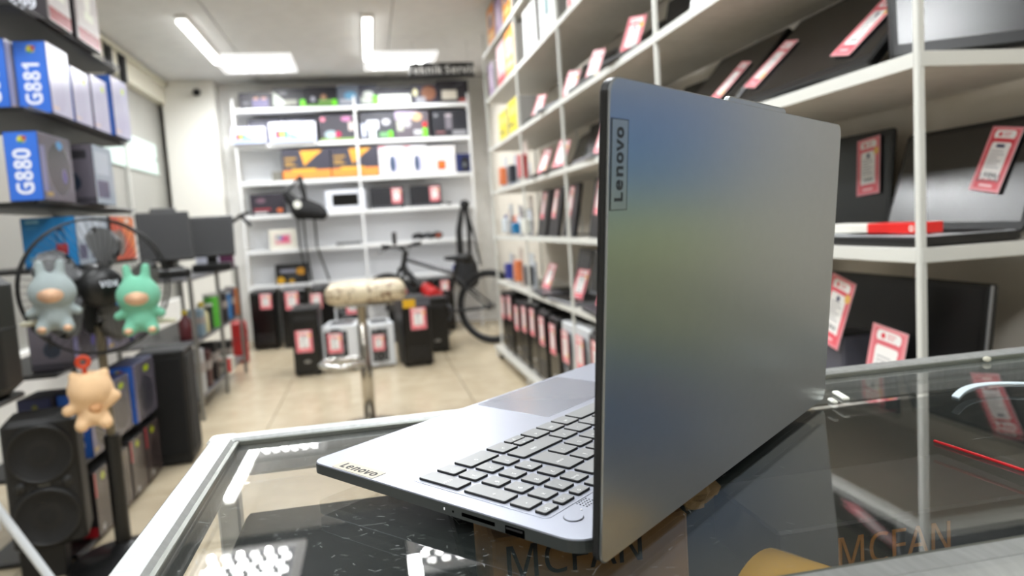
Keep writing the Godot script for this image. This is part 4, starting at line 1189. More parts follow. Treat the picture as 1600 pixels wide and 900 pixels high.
	single("router_box", cbox(0.24, 0.03, 0.14, 0.004), mat("device_grey", Color(0.38, 0.39, 0.40), 0.5), "flat grey device lying on the fifth shelf", "device", Vector3(-0.205, 0.9037, -7.27))
	var cb = []
	for i in 9:
		var p = Vector3(-0.12 + 0.03 * i, 0.032 + 0.008 * sin(i * 2.1), 0.02 * cos(i * 1.3))
		cb.append([p, p + Vector3(0.02, 0.012, 0), 0.026, 0.022])
	var cab = thing("cable_bundle", "black bundle of cables with orange plugs on fifth shelf", "cables", Vector3(0.556, 0.8935, -7.27))
	part(cab, "coil", nets(cb, 0.009, 0.008, 0.01), mat("cable_black", Color(0.05, 0.05, 0.065), 0.6))
	part(cab, "plug", cbox(0.05, 0.03, 0.04, 0.008), mat("plug_orange", Color(0.62, 0.27, 0.14), 0.5), Vector3(0.115, 0.03, 0.042), Vector3(0, 0, 0.4))
	carton_at([-0.764, 0.295, 0.188, P.call("f1", Color(0.06, 0.06, 0.06), [["r", 0.15, 0.25, 0.5, 0.2, Color(0.5, 0.5, 0.55)], ["e", 0.8, 0.38, 0.16, 0.2, Color(0.72, 0.50, 0.10)], ["e", 0.14, 0.82, 0.13, 0.2, Color(0.80, 0.60, 0.08)], ["e", 0.48, 0.88, 0.1, 0.12, Color(0.72, 0.55, 0.15)], ["r", 0.35, 0.55, 0.4, 0.2, Color(0.2, 0.2, 0.2)]]), "black and amber tool carton on the lowest back shelf", Color(0.06, 0.06, 0.06)], 0.5555)
	# sling bag on a hook at the third board
	var bag = thing("sling_bag", "black sling bag with round badge hanging before the back shelves", "bag", Vector3(-0.56, 1.14, -7.08))
	var cl = mat("bag_cloth", Color(0.03, 0.03, 0.035), 0.8)
	part(bag, "pouch", nets([[Vector3(-0.17, 0.26, 0), Vector3(-0.06, 0.10, 0), 0.035, 0.075], [Vector3(-0.06, 0.10, 0), Vector3(0.13, 0.06, 0), 0.08, 0.06], [Vector3(-0.03, 0.16, 0), Vector3(0.10, 0.11, 0), 0.06, 0.05]], 0.014, 0.03), cl)
	part(bag, "badge", cyl(0.036, 0.012, 20), mat("badge_white", Color(0.88, 0.88, 0.84), 0.4), Vector3(-0.075, 0.155, 0.072), Vector3(PI / 2, 0, 0))
	part(bag, "strap", tube([Vector3(-0.17, 0.27, 0), Vector3(-0.09, 0.36, 0.0), Vector3(-0.04, 0.415, -0.02)], 0.012, 6), cl)
	part(bag, "strap", tube([Vector3(-0.04, 0.415, -0.02), Vector3(-0.02, 0.30, 0.03), Vector3(0.0, 0.17, 0.04)], [0.025, 0.03, 0.02], 6), cl)
	for q in [[-0.09, -0.05], [-0.04, -0.01], [0.06, 0.15]]:
		part(bag, "hanging_strap", tube([Vector3(q[0], 0.06, 0), Vector3(q[0] + 0.005, -0.25, 0.01), Vector3(q[1], -0.57, 0.0)], 0.010, 6), cl)
	part(bag, "hook", tube([Vector3(-0.04, 0.43, -0.02), Vector3(-0.04, 0.425, -0.06), Vector3(-0.04, 0.40, -0.112)], 0.005, 6), mat("hook_steel", Color(0.5, 0.5, 0.5), 0.3, 0.8))

# ------------------------------------------------------------------ floor: towers, stool, bicycle
func floor_things():
	tower("black tower with orange-edged tag and silver emblem, left of white towers", Vector3(-0.505, 0, -5.317), 0.0, 0.19, 0.485, 0.40, "plain", 1, Vector2(-0.012, 0.256), 0.115)
	tower("white glass-front tower left of the stool's pole", Vector3(-0.275, 0, -5.36), -0.12, 0.25, 0.335, 0.36, "white", 1, Vector2(-0.03, 0.215), 0.105)
	tower("white glass-front tower right of the stool's pole", Vector3(0.03, 0, -5.37), 0.1, 0.18, 0.325, 0.36, "white", 1, Vector2(-0.03, 0.19), 0.085)
	var p6 = tower("black tower with a yellow sticker right of the stool", Vector3(0.285, 0, -5.27), 0.10, 0.21, 0.50, 0.40, "mesh", 1, Vector2(0.01, 0.355), 0.115)
	part(p6, "sticker", cbox(0.09, 0.06, 0.002, 0.0005), mat("sticker_yellow", Color(0.80, 0.62, 0.06), 0.5), Vector3(-0.05, 0.468, 0.020))
	part(p6, "top_band", cbox(0.205, 0.05, 0.004, 0.001), mat("band_grey", Color(0.3, 0.3, 0.33), 0.4), Vector3(0, 0.468, 0.0185))
	tower("black tower behind the yellow-stickered one, by bicycle", Vector3(0.47, 0, -5.80), 0.0, 0.19, 0.44, 0.26, "plain")
	tower("black tower with pink tag, leftmost under the back shelves", Vector3(-0.99, 0, -6.78), 0.0, 0.22, 0.53, 0.36, "mesh", 1, Vector2(0.03, 0.44), 0.1)
	tower("second black tower from left under the back shelves", Vector3(-0.72, 0, -6.74), 0.0, 0.22, 0.53, 0.36, "plain", 1, Vector2(-0.01, 0.43), 0.115)
	tower("third black tower from left under the back shelves", Vector3(-0.46, 0, -6.76), 0.0, 0.21, 0.54, 0.36, "mesh", 2, Vector2(-0.06, 0.41), 0.1)
	tower("grey-windowed white tower right behind the stool's seat", Vector3(-0.21, 0, -6.05), 0.0, 0.24, 0.52, 0.38, "white", 1, Vector2(0.03, 0.42), 0.115)
	for i in 3:
		tower("black tower behind the bicycle, %s from the stool" % ["first", "second", "third"][i], Vector3(0.22 + 0.215 * i, 0, -6.93), 0.0, 0.20, 0.515, 0.25, "plain", 1, Vector2(0.055 - 0.02 * i, 0.44), 0.06 + 0.01 * i)
	# stool
	var t = thing("bar_stool", "chrome bar stool with a marbled cream square cushion", "stool", Vector3(-0.073, 0, -3.80))
	var chrome = mat("chrome", Color(0.72, 0.70, 0.66), 0.15, 0.95)
	var marble = noisy("marble", Color(0.80, 0.75, 0.64), Color(0.78, 0.73, 0.62), 0.45, 0.02, 2.0)
	if marble.albedo_texture is NoiseTexture2D:
		var g = marble.albedo_texture.color_ramp
		g.add_point(0.42, Color(0.79, 0.73, 0.61))
		g.add_point(0.50, Color(0.33, 0.22, 0.14))
		g.add_point(0.57, Color(0.80, 0.75, 0.64))
	var c = outline(0.40, 0.38, 0.05, 6)
	part(t, "cushion", loft([ring_of(c, 0.655, 0.02), ring_of(c, 0.67, 0.004), ring_of(c, 0.70), ring_of(c, 0.725, 0.004), ring_of(c, 0.743, 0.022), ring_of(c, 0.748, 0.06)], true), marble, Vector3(0.03, 0, 0))
	part(t, "seat_plate", rprism(0.3, 0.3, 0.02, 0.03, 0.004), chrome, Vector3(0.02, 0.635, 0))
	part(t, "pole", lathe([Vector2(0, 0.02), Vector2(0.03, 0.02), Vector2(0.03, 0.31), Vector2(0.026, 0.33), Vector2(0.024, 0.64), Vector2(0, 0.64)], 24), chrome)
	var fo = []
	for i in 21:
		var a = PI * 0.12 + i / 20.0 * PI * 1.76
		fo.append(Vector3(-0.115 + 0.11 * cos(a), 0.335, 0.12 * sin(a)))
	part(t, "footrest", tube(fo, 0.014, 10), mat("chrome_bright", Color(0.85, 0.85, 0.84), 0.12, 0.9))
	part(t, "footrest_arm", tube([Vector3(0, 0.335, 0), Vector3(-0.22, 0.335, 0)], 0.009, 8), chrome)
	part(t, "base_plate", lathe([Vector2(0, 0), Vector2(0.15, 0), Vector2(0.15, 0.006), Vector2(0.10, 0.016), Vector2(0.04, 0.03), Vector2(0, 0.03)], 36), chrome)
	bicycle()
	# backpack on the wall hook above the bicycle
	var b = thing("backpack", "black backpack with blue side hanging above the bicycle", "backpack", Vector3(0.90, 0.46, -7.04))
	var cl = mat("bag_cloth", Color(0.03, 0.03, 0.035), 0.8)
	part(b, "pack", nets([[Vector3(0, 0.02, 0), Vector3(0, 0.20, 0), 0.10, 0.085], [Vector3(-0.05, 0.03, 0.02), Vector3(-0.05, 0.18, 0.02), 0.06, 0.06], [Vector3(0.05, 0.02, 0.02), Vector3(0.05, 0.14, 0.02), 0.07, 0.06]], 0.016, 0.04), mat("pack_navy", Color(0.035, 0.04, 0.06), 0.7))
	part(b, "side_pocket", nets([[Vector3(-0.115, 0.03, 0.0), Vector3(-0.115, 0.15, 0.0), 0.022, 0.022]], 0.008, 0.01), mat("pack_blue", Color(0.06, 0.12, 0.45), 0.6))
	part(b, "strap", tube([Vector3(-0.05, 0.25, 0.02), Vector3(-0.05, 0.50, 0.03), Vector3(-0.01, 0.68, 0.0), Vector3(0.03, 0.74, -0.02)], [0.035, 0.032, 0.025, 0.02], 8), cl)
	part(b, "strap", tube([Vector3(0.04, 0.25, 0.02), Vector3(0.05, 0.50, 0.03), Vector3(0.04, 0.74, -0.02)], [0.02, 0.022, 0.02], 8), cl)
	part(b, "strap", tube([Vector3(0.03, 0.74, -0.02), Vector3(0.10, 0.45, 0.0), Vector3(0.14, 0.15, 0.02)], 0.012, 6), cl)
	part(b, "grab_loop", ellipsoid(Vector3(0.05, 0.045, 0.04), 14), cl, Vector3(0.03, 0.75, -0.02))
	part(b, "hook", tube([Vector3(0.03, 0.78, -0.02), Vector3(0.03, 0.77, -0.10), Vector3(0.03, 0.76, -0.165)], 0.006, 6), mat("hook_steel", Color(0.5, 0.5, 0.5), 0.3, 0.8))

func bicycle():
	var t = thing("bicycle", "black bicycle with a red wrapped bottle parked before the back shelves", "bicycle", Vector3(0.95, 0, -5.98), -0.60)
	var fr = mat("bike_black", Color(0.03, 0.03, 0.033), 0.35)
	var gy = mat("bike_grey", Color(0.30, 0.30, 0.31), 0.3, 0.4)
	var R = 0.29
	var rear = Vector3(0, R + 0.024, 0)
	var front = Vector3(-1.0, R + 0.024, 0)
	for w in [rear, front]:
		var pts = []
		var rim = []
		for i in 40:
			var a = TAU * i / 40
			pts.append(w + Vector3(cos(a), sin(a), 0) * R)
			rim.append(w + Vector3(cos(a), sin(a), 0) * (R - 0.028))
		var wheel = part(t, "wheel", tube(pts, 0.024, 8, true), mat("tyre", Color(0.035, 0.035, 0.035), 0.75))
		part(wheel, "rim", tube(rim, 0.011, 6, true), gy)
		part(wheel, "hub", cyl(0.025, 0.08, 14), gy, w + Vector3(0, 0, -0.04), Vector3(PI / 2, 0, 0))
		for i in 14:
			var a = TAU * i / 14
			part(wheel, "spoke", tube([w + Vector3(cos(a + 0.2), sin(a + 0.2), 0) * 0.02, w + Vector3(cos(a), sin(a), 0) * (R - 0.03)], 0.0015, 4), gy)
	var bb = Vector3(-0.42, 0.27, 0)
	var seat = Vector3(-0.29, 0.70, 0)
	var head = Vector3(-0.80, 0.78, 0)
	var headl = Vector3(-0.83, 0.66, 0)
	part(t, "down_tube", tube([headl, bb], 0.028, 10), fr)
	part(t, "top_tube", tube([head + Vector3(-0.01, -0.03, 0), Vector3(-0.32, 0.60, 0)], 0.02, 10), gy)
	part(t, "seat_tube", tube([bb, seat], 0.018, 10), fr)
	part(t, "head_tube", tube([head + Vector3(0.01, 0.03, 0), headl], 0.025, 10), fr)
	for s in [-1, 1]:
		part(t, "chain_stay", tube([bb + Vector3(0, 0, 0.02 * s), rear + Vector3(0, 0, 0.06 * s)], 0.011, 8), fr)
		part(t, "seat_stay", tube([Vector3(-0.325, 0.58, 0.015 * s), rear + Vector3(0, 0, 0.06 * s)], 0.010, 8), fr)
		part(t, "fork_leg", tube([headl + Vector3(0, 0, 0.05 * s), front + Vector3(0, 0, 0.05 * s)], [0.017, 0.012], 8), fr)
	part(t, "fork_crown", tube([headl + Vector3(0, 0, -0.06), headl + Vector3(0, 0, 0.06)], 0.018, 8), fr)
	part(t, "saddle", nets([[Vector3(-0.18, 0.73, 0), Vector3(-0.40, 0.735, 0), 0.045, 0.018], [Vector3(-0.19, 0.73, -0.04), Vector3(-0.19, 0.73, 0.04), 0.035, 0.035]], 0.012, 0.03), mat("saddle", Color(0.02, 0.02, 0.022), 0.6))
	part(t, "stem", tube([head + Vector3(0.01, 0.03, 0), head + Vector3(-0.05, 0.07, 0)], 0.018, 8), fr)
	part(t, "handlebar", tube([head + Vector3(-0.02, 0.09, -0.30), head + Vector3(-0.05, 0.075, -0.08), head + Vector3(-0.05, 0.075, 0.08), head + Vector3(-0.02, 0.09, 0.30)], 0.012, 8), fr)
	for s in [-1, 1]:
		part(t, "grip", tube([head + Vector3(-0.03, 0.085, 0.20 * s), head + Vector3(-0.02, 0.09, 0.31 * s)], 0.018, 8), mat("grip", Color(0.02, 0.02, 0.02), 0.8))
		part(t, "brake_lever", tube([head + Vector3(-0.05, 0.075, 0.17 * s), head + Vector3(-0.10, 0.04, 0.25 * s)], 0.007, 6), gy)
	part(t, "phone_mount", cbox(0.02, 0.11, 0.05, 0.005), fr, head + Vector3(-0.06, 0.15, 0.06))
	part(t, "chainring", lathe([Vector2(0.06, -0.003), Vector2(0.085, -0.003), Vector2(0.085, 0.003), Vector2(0.06, 0.003), Vector2(0.06, -0.003)], 24), gy, bb + Vector3(0, 0, 0.045), Vector3(PI / 2, 0, 0))
	part(t, "crank", tube([bb + Vector3(0, 0, 0.055), bb + Vector3(0.03, -0.16, 0.06)], 0.011, 8), gy)
	part(t, "crank", tube([bb + Vector3(0, 0, -0.055), bb + Vector3(-0.03, 0.16, -0.06)], 0.011, 8), gy)
	part(t, "pedal", cbox(0.09, 0.02, 0.07, 0.005), fr, bb + Vector3(0.03, -0.17, 0.10))
	part(t, "pedal", cbox(0.09, 0.02, 0.07, 0.005), fr, bb + Vector3(-0.03, 0.17, -0.10))
	part(t, "wrapped_bottle", nets([[Vector3(-0.60, 0.47, 0.0), Vector3(-0.50, 0.40, 0.0), 0.055, 0.055], [Vector3(-0.56, 0.42, 0.03), Vector3(-0.51, 0.46, 0.03), 0.04, 0.03]], 0.012, 0.02, 0.02), mat("bottle_red", Color(0.70, 0.06, 0.06), 0.45))

# ------------------------------------------------------------------ left side: headset cartons, fan, speakers
func headset_carton(label, at, w, h, d, title, spine_key, win_key, g = "headset cartons on the left rack"):
	# at: front right lower corner (spine looks to the camera, window to the aisle)
	var blue = Color(0.17, 0.39, 0.76)
	var spine = {
		"blue": printed("spine_blue", 48, 96, blue, [["e", 0.52, 0.10, 0.14, 0.055, Color(0.75, 0.72, 0.2)], ["p", 0.5, 0.06, 0.7, 0.06, 0.6, 0.15, Color(0.6, 0.2, 0.25)], ["p", 0.4, 0.12, 0.62, 0.12, 0.5, 0.17, Color(0.2, 0.5, 0.3)]]),
		"navy": printed("spine_navy", 48, 96, Color(0.05, 0.10, 0.30), [["e", 0.5, 0.12, 0.1, 0.04, Color(0.4, 0.4, 0.15)], ["r", 0.25, 0.55, 0.5, 0.03, Color(0.4, 0.45, 0.6)]]),
		"dark": printed("spine_dark", 48, 96, Color(0.13, 0.10, 0.125), [["r", 0.0, 0.9, 0.3, 0.1, Color(0.3, 0.12, 0.15)]]),
		"red": printed("spine_red", 48, 96, Color(0.10, 0.09, 0.10), [["r", 0.1, 0.84, 0.9, 0.16, Color(0.62, 0.05, 0.10)], ["e", 0.5, 0.45, 0.28, 0.2, Color(0.16, 0.15, 0.17)], ["r", 0.2, 0.08, 0.5, 0.03, Color(0.35, 0.35, 0.36)]]),
		"cyan": printed("spine_cyan", 64, 64, Color(0.05, 0.46, 0.70), [["r", 0.08, 0.06, 0.25, 0.07, Color(0.55, 0.78, 0.88)], ["r", 0.08, 0.2, 0.2, 0.03, Color(0.35, 0.65, 0.8)], ["r", 0.64, 0.3, 0.03, 0.35, Color(0.06, 0.1, 0.2)], ["r", 0.78, 0.3, 0.03, 0.35, Color(0.06, 0.1, 0.2)], ["r", 0.66, 0.24, 0.13, 0.05, Color(0.06, 0.1, 0.2)], ["r", 0.62, 0.55, 0.22, 0.22, Color(0.6, 0.1, 0.14)], ["r", 0.1, 0.8, 0.25, 0.12, Color(0.45, 0.6, 0.7)]]),
		"grey": printed("spine_grey", 48, 64, Color(0.33, 0.31, 0.35), [["r", 0.1, 0.1, 0.8, 0.15, Color(0.12, 0.11, 0.13)], ["e", 0.5, 0.62, 0.2, 0.16, Color(0.08, 0.13, 0.2)], ["r", 0.44, 0.35, 0.12, 0.25, Color(0.08, 0.09, 0.12)], ["r", 0.0, 0.9, 1.0, 0.1, Color(0.2, 0.19, 0.22)]])}[spine_key]
	var win = {
		"pale": printed("win_pale", 64, 64, Color(0.72, 0.71, 0.80), [["e", 0.68, 0.17, 0.08, 0.06, Color(0.75, 0.82, 0.2)], ["r", 0.0, 0.0, 0.04, 1.0, Color(0.6, 0.55, 0.6)], ["e", 0.4, 0.6, 0.3, 0.35, Color(0.70, 0.69, 0.78)], ["r", 0.05, 0.9, 0.3, 0.06, Color(0.8, 0.72, 0.7)]], 0.2),
		"smoke": printed("win_smoke", 64, 64, Color(0.33, 0.31, 0.36), [["e", 0.55, 0.5, 0.35, 0.4, Color(0.16, 0.155, 0.19)], ["e", 0.62, 0.12, 0.1, 0.07, Color(0.25, 0.5, 0.7)], ["r", 0.02, 0.2, 0.15, 0.7, Color(0.42, 0.42, 0.58)], ["e", 0.7, 0.6, 0.09, 0.12, Color(0.25, 0.22, 0.45)], ["r", 0.1, 0.88, 0.2, 0.07, Color(0.6, 0.5, 0.3)]], 0.2),
		"lime": printed("win_lime", 64, 64, Color(0.31, 0.30, 0.34), [["e", 0.6, 0.14, 0.12, 0.06, Color(0.62, 0.70, 0.1)], ["e", 0.5, 0.58, 0.32, 0.32, Color(0.21, 0.205, 0.24)], ["r", 0.0, 0.0, 0.08, 1.0, Color(0.36, 0.36, 0.5)]], 0.2),
		"rose": printed("win_rose", 64, 64, Color(0.27, 0.23, 0.225), [["r", 0.0, 0.0, 0.12, 0.4, Color(0.62, 0.2, 0.24)], ["e", 0.5, 0.12, 0.12, 0.06, Color(0.62, 0.66, 0.08)], ["e", 0.55, 0.6, 0.3, 0.32, Color(0.2, 0.17, 0.17)], ["e", 0.3, 0.9, 0.1, 0.06, Color(0.5, 0.5, 0.5)]], 0.2),
		"white": printed("win_white", 64, 64, Color(0.78, 0.76, 0.76), [["r", 0.0, 0.8, 1.0, 0.2, Color(0.55, 0.2, 0.22)], ["e", 0.55, 0.3, 0.14, 0.2, Color(0.9, 0.9, 0.86)], ["r", 0.4, 0.5, 0.4, 0.14, Color(0.88, 0.9, 0.84)], ["r", 0.0, 0.0, 0.1, 1.0, Color(0.5, 0.46, 0.47)]], 0.2),
		"orange": printed("win_orange", 64, 64, Color(0.72, 0.25, 0.08), [["p", 0.3, 0.0, 1.0, 0.0, 1.0, 1.0, Color(0.80, 0.42, 0.16)], ["e", 0.3, 0.6, 0.25, 0.3, Color(0.45, 0.38, 0.35)], ["r", 0.6, 0.05, 0.2, 0.1, Color(0.8, 0.78, 0.75)]], 0.3),
		"mist": printed("win_mist", 64, 64, Color(0.55, 0.60, 0.66), [["r", 0.1, 0.1, 0.7, 0.4, Color(0.66, 0.70, 0.75)], ["r", 0.1, 0.6, 0.6, 0.3, Color(0.24, 0.25, 0.38)]], 0.3)}[win_key]
	var t = thing("headset_carton", label, "carton", at + Vector3(-w / 2, 0, -d / 2), 0.0, g)
	part(t, "carton", pbox(w, h, d, ["pz", "px"], 0.002), [mat("carton_navy", Color(0.05, 0.09, 0.26), 0.5) if spine_key in ["blue", "navy"] else mat("carton_dark", Color(0.05, 0.045, 0.05), 0.5), spine, win], Vector3(0, h / 2, 0))
	if title != "":
		var up = spine_key != "dark"
		var l = part(t, "title", text(title, 0.085 if up else 0.05, 0.0006, true), mat("title_white", Color(0.85, 0.86, 0.9), 0.5))
		if up:
			l.transform = Transform3D(Basis(Vector3(0, 1, 0) * 0.72, Vector3(-1, 0, 0) * 0.82, Vector3(0, 0, 1)), Vector3(0.0, h * 0.42, d / 2 + 0.0006))
		else:
			l.transform = Transform3D(Basis(), Vector3(0.0, h * 0.2, d / 2 + 0.0006))
	return t

func left_side():
	var X = -0.98
	var t = thing("wire_rack", "black wire rack stacked with headset cartons on the left", "shelving", Vector3(-1.14, 0, -2.95))
	var bk = mat("rack_black", Color(0.03, 0.03, 0.032), 0.45)
	for x in [-0.165]:
		for z in [-0.48, 0.44]:
			part(t, "post", cbox(0.02, 2.2, 0.02, 0.003), bk, Vector3(x - 0.005, 1.1, z))
	for y in [0.012, 0.285, 0.61, 0.943, 1.154, 1.443, 1.757]:
		part(t, "shelf_board", cbox(0.29, 0.014, 0.94, 0.003), bk, Vector3(-0.012, y, -0.02))
		for s in 3:
			part(t, "shelf_wire", tube([Vector3(0.147, y + 0.004, -0.48 + 0.31 * s), Vector3(0.147, y + 0.004, -0.17 + 0.31 * s)], 0.004, 6), mat("wire_grey", Color(0.35, 0.35, 0.36), 0.4, 0.5))
	# top row
	headset_carton("black carton with white digits on the left rack's top shelf", Vector3(X, 1.765, -2.69), 0.14, 0.24, 0.2, "699", "dark", "white")
	headset_carton("black carton with bright window behind the digit carton", Vector3(X, 1.765, -2.935), 0.12, 0.25, 0.24, "", "dark", "white")
	headset_carton("plain black carton at the top row's outer left edge", Vector3(X - 0.15, 1.765, -2.70), 0.11, 0.24, 0.2, "", "dark", "white")
	# G881 row
	headset_carton("blue-spined carton lettered G881, fully visible one", Vector3(X, 1.451, -2.64), 0.097, 0.23, 0.175, "G881", "blue", "pale")
	headset_carton("blue-spined carton half cut by the picture's left edge", Vector3(X - 0.103, 1.451, -2.60), 0.097, 0.23, 0.175, "G881", "blue", "pale")
	headset_carton("pale-windowed carton right behind the G881 carton", Vector3(X, 1.451, -2.83), 0.097, 0.195, 0.17, "", "blue", "pale")
	headset_carton("pale-windowed carton, third in the G881 row", Vector3(X, 1.451, -3.015), 0.097, 0.205, 0.175, "", "navy", "pale")
	headset_carton("pale-windowed carton with blue edge ending the G881 row", Vector3(X + 0.012, 1.451, -3.205), 0.11, 0.24, 0.20, "", "blue", "pale")
	# G880 row
	headset_carton("blue-spined carton lettered G880 with smoky window", Vector3(X, 1.162, -2.50), 0.097, 0.213, 0.25, "G880", "blue", "smoke")
	headset_carton("grey carton with headset picture behind the G880 carton", Vector3(X + 0.03, 1.162, -2.86), 0.16, 0.215, 0.20, "", "grey", "mist")
	# row behind the fan
	headset_carton("cyan carton with a red device picture behind the fan", Vector3(X + 0.02, 0.951, -2.66), 0.165, 0.165, 0.12, "", "cyan", "mist")
	headset_carton("misty blue carton between cyan and orange cartons", Vector3(X, 0.951, -2.80), 0.10, 0.17, 0.23, "", "grey", "mist")
	headset_carton("orange-sided carton behind the fan's upper rim", Vector3(X, 0.951, -3.06), 0.10, 0.175, 0.28, "", "dark", "orange")
	# shelf at hub height
	headset_carton("smoky carton on the shelf behind the fan's lower left", Vector3(X, 0.618, -2.58), 0.13, 0.17, 0.25, "", "grey", "smoke")
	headset_carton("smoky carton behind the fan's hub, darker", Vector3(X, 0.618, -2.88), 0.13, 0.2, 0.26, "", "dark", "smoke")
	headset_carton("smoky carton at the hub-height shelf's far end", Vector3(X, 0.618, -3.17), 0.12, 0.18, 0.2, "", "navy", "lime")
	# G884 row
	headset_carton("blue-spined carton lettered G884 behind the peach plush", Vector3(X, 0.2925, -2.65), 0.097, 0.225, 0.16, "G884", "blue", "smoke")
	headset_carton("navy-spined carton left of the G884 carton", Vector3(X - 0.105, 0.2925, -2.63), 0.105, 0.225, 0.16, "", "navy", "smoke")
	headset_carton("smoky-windowed carton behind the G884 carton", Vector3(X, 0.2925, -2.83), 0.097, 0.215, 0.24, "", "navy", "lime")
	headset_carton("lime-dotted carton with blue edge beside the tall black speaker", Vector3(X + 0.01, 0.2925, -3.09), 0.11, 0.235, 0.28, "", "blue", "lime")
	# bottom row
	headset_carton("black and red carton lowest on the left rack", Vector3(X, 0.0195, -2.62), 0.12, 0.225, 0.16, "", "red", "rose")
	headset_carton("rose-edged carton behind the black and red one", Vector3(X, 0.0195, -2.80), 0.11, 0.22, 0.18, "", "red", "rose")
	headset_carton("rose-edged carton, third along the bottom row", Vector3(X, 0.0195, -3.0), 0.11, 0.225, 0.17, "", "dark", "rose")
	headset_carton("rose-edged carton at the bottom row's far end", Vector3(X, 0.0195, -3.19), 0.11, 0.23, 0.19, "", "dark", "rose")
	fan()
	plush("grey", "grey plush bunny hanging on the fan's left rim", Vector3(-0.915, 0.775, -2.31), Color(0.56, 0.60, 0.60), Color(0.84, 0.68, 0.56), 0.25)
	plush("mint", "mint green plush bunny hanging on the fan's right side", Vector3(-0.700, 0.745, -2.36), Color(0.42, 0.68, 0.57), Color(0.84, 0.70, 0.58), 0.15)
	plush("peach", "peach plush toy with orange loop hanging on the fan pole", Vector3(-0.855, 0.475, -2.34), Color(0.86, 0.72, 0.56), Color(0.84, 0.64, 0.46), 0.3)
	# loudspeaker by the fan's foot
	var s = thing("loudspeaker", "black loudspeaker with two drivers beside the fan's foot", "loudspeaker", Vector3(-1.02, 0, -2.36), 0.25)
	var cab = mat("speaker_black", Color(0.022, 0.022, 0.022), 0.55)
	var cone = mat("speaker_cone", Color(0.035, 0.035, 0.036), 0.7)
	part(s, "plinth", cbox(0.12, 0.105, 0.12, 0.004), cab, Vector3(-0.03, 0.0525, -0.09))
	part(s, "cabinet", rprism(0.195, 0.18, 0.40, 0.02, 0.015), cab, Vector3(0, 0.105, -0.09))
	for y in [0.205, 0.40]:
		var d = part(s, "driver", lathe([Vector2(0.088, 0), Vector2(0.092, 0.006), Vector2(0.082, 0.009), Vector2(0.072, 0.002), Vector2(0.03, -0.002), Vector2(0, 0.004)], 32), cone, Vector3(0, y, 0.001), Vector3(PI / 2, 0, 0))
		part(d, "surround", lathe([Vector2(0.08, 0.008), Vector2(0.084, 0.012), Vector2(0.088, 0.008)], 32), mat("speaker_rim", Color(0.07, 0.07, 0.07), 0.4))
	for x in [-0.06, 0.06]:
		part(s, "tweeter", lathe([Vector2(0, 0.006), Vector2(0.012, 0.005), Vector2(0.018, 0)], 18), mat("speaker_rim", Color(0.07, 0.07, 0.07), 0.4), Vector3(x, 0.305, 0.001), Vector3(PI / 2, 0, 0))
	part(s, "name_plate", cbox(0.03, 0.008, 0.002, 0.0005), mat("plate_grey", Color(0.35, 0.35, 0.33), 0.4), Vector3(0, 0.305, 0.0015))
	# case on a white tripod, cut by the frame
	var st = thing("tripod_stand", "white-legged tripod stand at the picture's lower left", "stand", Vector3(-1.0, 0, -2.02))
	var wl = mat("tripod_white", Color(0.78, 0.80, 0.82), 0.35)
	part(st, "column", tube([Vector3(0, 0.30, 0), Vector3(0, 0.628, 0)], 0.014, 10), wl)
	part(st, "leg", tube([Vector3(0, 0.385, 0), Vector3(0.205, 0.012, 0.03)], 0.011, 10), wl)
	part(st, "leg", tube([Vector3(0, 0.385, 0), Vector3(-0.15, 0.012, 0.12)], 0.011, 10), wl)
	part(st, "leg", tube([Vector3(0, 0.385, 0), Vector3(-0.12, 0.012, -0.14)], 0.011, 10), wl)
	part(st, "top_plate", rprism(0.22, 0.18, 0.012, 0.03, 0.003), mat("rack_black", Color(0.03, 0.03, 0.032), 0.45), Vector3(-0.03, 0.628, 0))
	var cs = thing("equipment_case", "black rounded case cut by the picture's left edge", "case", Vector3(-1.035, 0.6405, -2.02))
	part(cs, "shell", rprism(0.25, 0.16, 0.315, 0.045, 0.03), cab)
	part(cs, "seam", rprism(0.252, 0.162, 0.008, 0.046, 0.002), cone, Vector3(0, 0.17, 0))
	part(cs, "handle", tube([Vector3(-0.05, 0.31, 0), Vector3(-0.045, 0.345, 0), Vector3(0.045, 0.345, 0), Vector3(0.05, 0.31, 0)], 0.009, 8), cone)
	# tall black speaker beyond the rack
	var b = thing("tower_speaker", "tall plain black tower speaker on floor beyond the headset rack", "loudspeaker", Vector3(-0.965, 0, -3.44), 0.06)
	part(b, "cabinet", cbox(0.20, 0.52, 0.26, 0.008), mat("speaker_matt", Color(0.028, 0.028, 0.03), 0.6), Vector3(0, 0.268, -0.13))
	part(b, "grille", cbox(0.18, 0.44, 0.008, 0.003), mat("grille_cloth", Color(0.02, 0.02, 0.021), 0.85), Vector3(0, 0.27, 0.004))
	part(b, "side_grille", cbox(0.006, 0.44, 0.2, 0.002), mat("grille_cloth", Color(0.02, 0.02, 0.021), 0.85), Vector3(0.1015, 0.27, -0.13))
	for x in [-0.08, 0.08]:
		for z in [-0.23, -0.03]:
			part(b, "foot", cyl(0.012, 0.01, 10), mat("foot_rubber", Color(0.02, 0.02, 0.02), 0.7), Vector3(x, 0, z))

